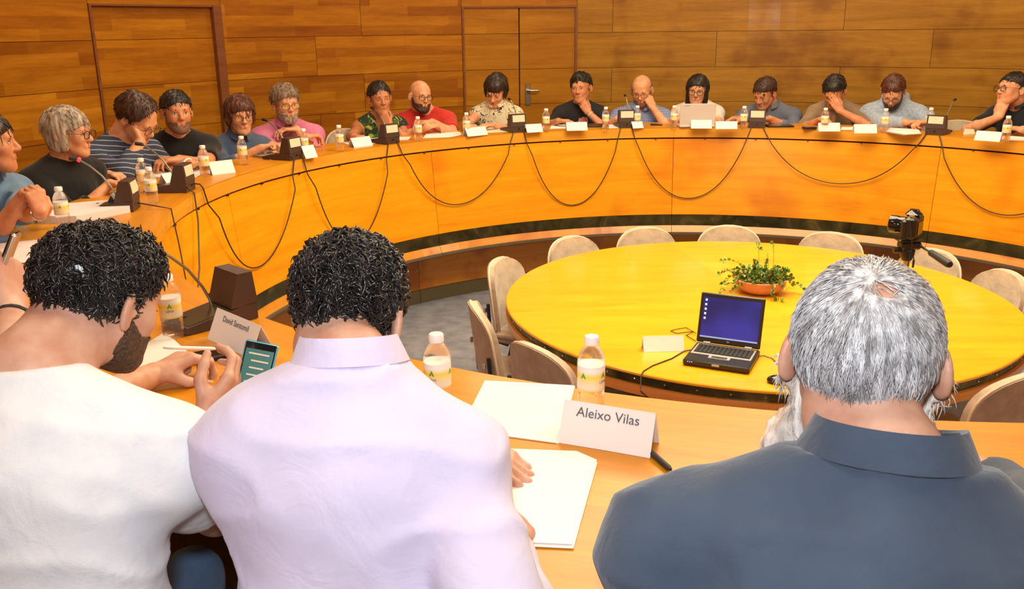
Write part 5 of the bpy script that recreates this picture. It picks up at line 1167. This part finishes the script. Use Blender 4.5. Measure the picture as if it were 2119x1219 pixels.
# mouse and cables on the round table
pm = at(1612, 792, TAB); e = empty('computer_mouse', pm, math.radians(-100)); tag(e, 'small black mouse right of the black laptop, behind the grey head', 'mouse')
gm_ = Grp().ell((0, 0, .010), (.030, .046, .020)); Vm, Fm = polygonise(lambda X, c, r: np.maximum(gm_.ev(X, c, r), .0008-X[:, 2]), V3(-.04, -.06, -.01), V3(.04, .06, .04), .003); link_mesh('shell', relax(Vm, Fm, 1), Fm, M['glossblack'], e, True)
MB().box((0, .022, .027), (.010, .018, .006), bev=.002).build('scroll_wheel', M['silverp'], e)
cable([at(1567, 738, TAB+.008), at(1580, 736, TAB+.004), at(1598, 742, TAB+.004), at(1612, 755, TAB+.004), at(1616, 775, TAB+.010)], 'thin black mouse cable right of the black laptop', .0018, 'mouse_cable', group=None)
cable([at(1440, 722, TAB+.01), at(1415, 727, TAB+.004), at(1390, 742, TAB+.003), at(1350, 757, TAB+.003), at(1332, 768, TAB+.003), at(1326, 778, TAB-.001)+V3(0, -.006, .004), at(1324, 800, TAB-.02)+V3(0, -.02, -.01), polar(1.26, -118, .60)+V3(*TC, 0), polar(1.2, -118, .3)+V3(*TC, 0)], 'power cable running from the laptop over the table edge', .0028, 'power_cable', group=None)
cable([at(1440, 690, TAB+.012), at(1420, 678, TAB+.004), at(1395, 682, TAB+.004), at(1388, 685, TAB+.004), at(1400, 690, TAB+.004), at(1436, 686, TAB+.006), at(1420, 694, TAB+.004), at(1440, 706, TAB+.006)], 'tangled thin cable beside the laptop lid', .0018, 'thin_cable', group=None)
# ---- potted plant
pc = at(1572, 603, TAB); e = empty('potted_plant', pc); tag(e, 'shallow terracotta bowl with a straggly green creeper on the round table', 'plant')
M['terra'] = plain('terracotta', (.55, .24, .12), .8, bump=.4, bscale=60); M['soil'] = plain('potting_soil', (.06, .035, .02), .95, bump=1, bscale=80)
MB().lathe([(.0001, .001), (.075, .001), (.100, .012), (.124, .040), (.128, .062), (.131, .070), (.122, .071), (.116, .058), (.0001, .052)], 40).build('bowl', M['terra'], e, smooth=True)
MB().lathe([(.0001, .062), (.06, .064), (.116, .058)], 24).build('soil', M['soil'], e, smooth=True)
stm = MB(); lf = MB(); rg = random.Random(5)
lmats = [plain('leaf_green', (.10, .24, .03), .45), plain('leaf_bright', (.30, .42, .05), .45), plain('leaf_dark', (.05, .13, .03), .45), plain('leaf_dry', (.42, .30, .10), .6)]
def leaf(p, d, s_, m):
    d = Vector(d).normalized(); n = d.orthogonal(); n.rotate(Matrix.Rotation(rg.uniform(0, 6.28), 3, d)); w_ = d.cross(n); p = Vector(tuple(p))
    V_ = [p, p+d*s_*.35+w_*s_*.36+n*s_*.06, p+d*s_*.75+w_*s_*.28, p+d*s_, p+d*s_*.75-w_*s_*.28, p+d*s_*.35-w_*s_*.36+n*s_*.06, p+d*s_*.5-n*s_*.05]
    lf.add([tuple(v) for v in V_], [(0, 1, 6), (1, 2, 6), (2, 3, 6), (3, 4, 6), (4, 5, 6), (5, 0, 6)], m)
for k in range(60):
    a_ = rg.uniform(0, 6.283); r0 = rg.uniform(0, .10); long_ = k < 22; L_ = rg.uniform(.10, .19) if long_ else rg.uniform(.04, .10)
    p = Vector((r0*math.cos(a_), r0*math.sin(a_), .060)); d = Vector((math.cos(a_)*rg.uniform(.3, 1.1), math.sin(a_)*rg.uniform(.3, 1.1), rg.uniform(.5, 1.4))).normalized(); P_ = [tuple(p)]; n = 9
    for i in range(n):
        d = (d+Vector((rg.uniform(-.35, .35), rg.uniform(-.35, .35), -.20 if long_ else -.05))).normalized(); p = p+d*L_/n
        if math.hypot(p.x, p.y) > .12: p.z = max(p.z, .006)
        else: p.z = max(p.z, .066)
        P_.append(tuple(p))
        for _ in range(3 if (not long_ or i > 4) else 1):
            leaf(p, (d.x+rg.uniform(-1, 1), d.y+rg.uniform(-1, 1), d.z+rg.uniform(-.3, 1)), rg.uniform(.012, .022), rg.choices([0, 1, 2, 3], [4, 4, 3, 1])[0])
    stm.tube(P_, .0012, 5)
for (du, hgt) in ((-.02, .20), (.055, .19), (.03, .14)):
    P_ = [(du, 0, .06), (du+.005, 0, .06+hgt*.5), (du-.002, .004, .06+hgt)]; stm.tube(P_, .0012, 5)
    for i in range(8 if du < 0 else 2): leaf(Vector((du+rg.uniform(-.012, .012), rg.uniform(-.01, .01), .06+hgt-rg.uniform(0, .045))), (rg.uniform(-1, 1), rg.uniform(-1, 1), rg.uniform(-.2, 1)), .022, 0)
tag(stm.build('stems', plain('stem_brown', (.28, .14, .05), .6), e), kind='stuff'); tag(lf.build('foliage', lmats, e), kind='stuff')
lf = MB(); ps = at(1610, 624, TAB)
for i in range(7): leaf((rg.uniform(-.012, .012), rg.uniform(-.012, .012), .006), (rg.uniform(-1, 1), rg.uniform(-1, 1), .5), .022, i % 3)
e = empty('fallen_sprig', ps); tag(e, 'small green sprig lying right of the terracotta bowl', 'sprig'); lf.build('leaves', lmats, e)
# ---- stills camera on its small tripod
cp = dist(1890, 472, 3.42); base = V3(cp[0]-.012, cp[1]+.0, TAB); e = empty('tripod', base); tag(e, 'tripod with silver column and long pan handle on the round table', 'tripod')
hz_ = cp[2]-TAB-.105
MB().tube([(0, 0, .10), (0, 0, hz_)], .0125, 14).build('column', M['steel'], e, smooth=True)
for k in range(3):
    a_ = math.radians(90+120*k); MB().tube([(.02*math.cos(a_), .02*math.sin(a_), .22), (.105*math.cos(a_), .105*math.sin(a_), .010), (.107*math.cos(a_), .107*math.sin(a_), .002)], [.009, .007, .009], 8).build('leg', M['steel'], e, smooth=True)
MB().lathe([(.022, .20), (.026, .21), (.026, .25), (.018, .26)], 18).build('collar', M['black'], e, smooth=True)
hd = MB(); hd.lathe([(.018, hz_-.02), (.026, hz_), (.028, hz_+.02), (.022, hz_+.028)], 16); hd.box((.004, 0, hz_+.040), (.075, .055, .03), bev=.006); hd.box((0, 0, hz_+.060), (.09, .06, .010), bev=.003); hd.tube([(-.055, 0, hz_+.02), (-.02, 0, hz_+.02)], .012, 10); hd.build('pan_head', M['black'], e, smooth=True)
hA = V3(.03, -.01, hz_+.045); hB = dist(1966, 548, 3.20)-base
hm = MB(); hm.tube([hA, hA+(hB-hA)*.42], .0055, 10); hm.build('handle_rod', M['steel'], e, smooth=True)
MB().tube([hA+(hB-hA)*.40, hA+(hB-hA)*.44, hA+(hB-hA)*.95, hB], [.008, .0125, .0145, .011], 14).build('handle_grip', M['blackm'], e, smooth=True)
ce = empty('digital_camera', (cp[0], cp[1], cp[2]-.038), math.radians(52)); tag(ce, 'black stills camera mounted on the tripod, lens turned to the left', 'camera')
bd = MB(); bd.box((0, 0, .045), (.118, .045, .085), bev=.010); bd.box((-.048, .018, .042), (.026, .03, .075), bev=.010); bd.build('body', M['black'], ce, smooth=True)
pr = MB(); pr.box((.002, .004, .096), (.052, .06, .028), bev=.010, taper=.72); pr.build('viewfinder_hump', M['glossblack'], ce, smooth=True)
ax = Matrix.Rotation(math.radians(-90), 3, 'X'); MB().lathe([(.030, .02), (.032, .03), (.031, .055), (.033, .058), (.033, .085), (.028, .088), (.026, .080), (.0001, .076)], 28, (.004, 0, .045), 0, ax).build('lens', M['glossblack'], ce, smooth=True)
MB().box((.004, -.0235, .042), (.07, .003, .05), bev=.001).build('rear_screen', M['glossblack'], ce)
MB().lathe([(.010, .088), (.010, .096), (.0001, .097)], 14, (-.042, 0, 0)).build('mode_dial', M['steel'], ce, smooth=True)
c2 = MB(); c2.tube([(-.062, 0, .08), (-.070, -.01, .04), (-.066, -.02, -.02), (-.060, -.01, -.10), (-.055, 0, -.17)], .0022, 6); c2.tube([(.062, 0, .08), (.068, .0, .02), (.066, .01, -.05), (.064, 0, -.10)], .0022, 6); c2.box((.064, 0, -.115), (.012, .006, .03)); c2.build('strap', M['blackm'], ce, smooth=True)
# ---- things in hands
pen = MB(); a_, b_ = at(338, 719, T+.075), at(455, 722, T+.045); pen.tube([a_, a_+(b_-a_)*.1, a_+(b_-a_)*.85, b_], [.003, .0045, .0042, .001], 10)
tag(pen.build('pen', M['cap'], None, smooth=True), 'white pen held by the man in the white T-shirt', 'pen')
pen = MB(); a_, b_ = at(1345, 934, T+.007), at(1388, 972, T+.007); pen.tube([a_, a_+(b_-a_)*.06, a_+(b_-a_)*.9, b_], [.004, .0055, .0055, .003], 10)
tag(pen.build('pen', M['blackm'], None, smooth=True), 'black pen beside the near lettered name card', 'pen')
def held_phone(cen, upv, facing, lab, edge, scr):
    R3 = frame(facing, upv); mw = Matrix((tuple(R3[0]), tuple(R3[1]), tuple(R3[2]))).transposed(); e = empty('mobile_phone', cen); tag(e, lab, 'phone')
    MB().box((0, 0, 0), (.066, .009, .130), mw, bev=.004).build('case', M[edge], e, smooth=True); f_ = mw @ Vector((0, .0052, 0)); MB().box(tuple(f_), (.060, .0012, .124), mw).build('glass', M['glossblack'], e)
    f_ = mw @ Vector((0, .0062, 0)); MB().box(tuple(f_), (.054, .0008, .098), mw).build('screen', scr, e)
    ln = MB()
    for k in range(6): f_ = mw @ Vector((-.004*(k % 2), .0068, .040-.014*k)); ln.box(tuple(f_), (.040-.006*(k % 3), .0003, .003), mw)
    ln.build('text_lines', M['cream'], e); return e
M['cyan'] = plain('cyan_phone_case', (.08, .45, .62), .35); scrm = plain('phone_screen', (.02, .06, .05), .3, emit=(.02, .10, .08, 1))
q_ = at(520, 745, T+.14); dq = float(np.linalg.norm(q_-CAM)/np.linalg.norm(pray(520, 745)))
cph = dist(528, 775, dq); held_phone(cph, nz(V3(.15, .6, .7)), nz(CAM-cph+V3(-.3, 0, .1)), 'cyan-edged phone with a dark message screen held by the man in white', 'cyan', scrm)
cph = dist(6, 560, 1.44); held_phone(cph, nz(V3(.45, .3, .8)), nz(V3(-.9, -.3, .45)), 'silver phone in the hand at the left edge', 'steel', scrm)
# wrist things as parts of their wearers
def wristband(info, i, mat, face=None, up=Z, name='watch', r=.030):
    Wp, d = info['hands'][i]; el = info['els'][i]; ax_ = nz(Wp-el); c_ = Wp-ax_*.02-np.array(info['og']); u_ = nz(np.cross(ax_, Z)); v_ = np.cross(u_, ax_)
    o = MB().tube([c_+(u_*math.cos(t)+v_*math.sin(t))*r for t in np.linspace(0, 6.283, 19)], .0035 if face is None else .005, 6, caps=False).build(name, mat, info['root'], smooth=True)
    if face is not None:
        n_ = nz(V3(face)-ax_*np.dot(face, ax_)); MB().tube([c_+n_*(r+.001), c_+n_*(r+.009)], .019, 16).build('watch_face', M['cap'], o, smooth=True)
wristband(INFO['blacktee'], 0, M['cap'], nz(CAM-INFO['blacktee']['H']+Z*.3))
wristband(INFO['denim'], 1, M['steel'], None, name='bracelet', r=.027); wristband(INFO['polo'], 1, M['steel'], nz(CAM-INFO['polo']['H'])); wristband(INFO['edge'], 0, M['blackm'], None, name='wristband', r=.029)
wristband(INFO['blackjacket'], 1, M['cap'], None, name='bracelet', r=.027)
# ---- chairs under the people and two empty ones
for kx, lab in [('denim', 'woman in denim'), ('cardigan', 'woman in the black cardigan'), ('stripe', 'man in the striped jumper'), ('blacktee', 'man in the black T-shirt'), ('chambray', 'woman in chambray'), ('pink', 'man in the pink shirt'), ('tropic', 'woman in the tropical print'), ('red', 'man in the red T-shirt'), ('blouse', 'woman in the cream blouse'),
                ('blackjacket', 'woman in the black jacket'), ('plaid', 'man in the plaid shirt'), ('laptopw', 'long-haired woman at the white laptop'), ('grey', 'man in the grey-blue shirt'), ('hide', 'woman hiding her eyes'), ('hoodie', 'man in the hooded sweatshirt'), ('polo', 'man in the black polo'), ('tee', 'man in the white T-shirt'), ('lav', 'man in the lavender shirt'), ('slate', 'man in the slate blue shirt'), ('edge', 'person at the left edge')]:
    I = INFO[kx]; b_ = -I['bf']; o = put_chair(I['P'][0]+b_[0]*.03, I['P'][1]+b_[1]*.03, SEAT, math.degrees(math.atan2(b_[1], b_[0])), 'grey shell chair under the '+lab, 'shell chairs behind the ring counter')
for u, v, lab in [(712, 268, 'empty grey shell chair left of the tropical print top'), (1985, 262, 'empty grey shell chair left of the man in the black polo')]:
    P_ = cyl(u, v, 3.62); az = ang(P_); p_ = polar(3.36, az); o = put_chair(p_[0], p_[1], SEAT, az, lab, 'shell chairs behind the ring counter'); o.scale = (1, 1, 1.10)

# pink print on the T-shirt of the woman in black: soft abstract patch in the cloth's own dye
def print_on(info, k, radii, base, col):
    c_ = info['S']-info['TR'][2]*k[2]+info['TR'][1]*k[1]+info['TR'][0]*k[0]-np.array(info['og']); sh_ = [c for c in info['root'].children if c.name.startswith('shirt')][0]
    m, t, b = nt('tshirt_print'); L = t.links.new; tc = t.nodes.new('ShaderNodeTexCoord'); mp = t.nodes.new('ShaderNodeMapping'); mp.vector_type = 'TEXTURE'; mp.inputs['Location'].default_value = tuple(c_); mp.inputs['Scale'].default_value = radii; L(tc.outputs['Object'], mp.inputs[0])
    n = t.nodes.new('ShaderNodeTexNoise'); n.inputs['Scale'].default_value = 2.2; L(mp.outputs[0], n.inputs[0]); ln = t.nodes.new('ShaderNodeVectorMath'); ln.operation = 'LENGTH'; L(mp.outputs[0], ln.inputs[0])
    ad = t.nodes.new('ShaderNodeMath'); ad.operation = 'ADD'; L(ln.outputs['Value'], ad.inputs[0]); L(n.outputs['Fac'], ad.inputs[1]); lt = t.nodes.new('ShaderNodeMath'); lt.operation = 'LESS_THAN'; lt.inputs[1].default_value = 1.45; L(ad.outputs[0], lt.inputs[0])
    mx = t.nodes.new('ShaderNodeMix'); mx.data_type = 'RGBA'; mx.inputs[6].default_value = (*base, 1); mx.inputs[7].default_value = (*col, 1); L(lt.outputs[0], mx.inputs[0]); L(mx.outputs[2], b.inputs['Base Color']); b.inputs['Roughness'].default_value = .85; sh_.data.materials[0] = m
print_on(INFO['blackjacket'], (-.02, .10, .11), (.055, .07, .07), (.014, .013, .014), (.75, .26, .24))
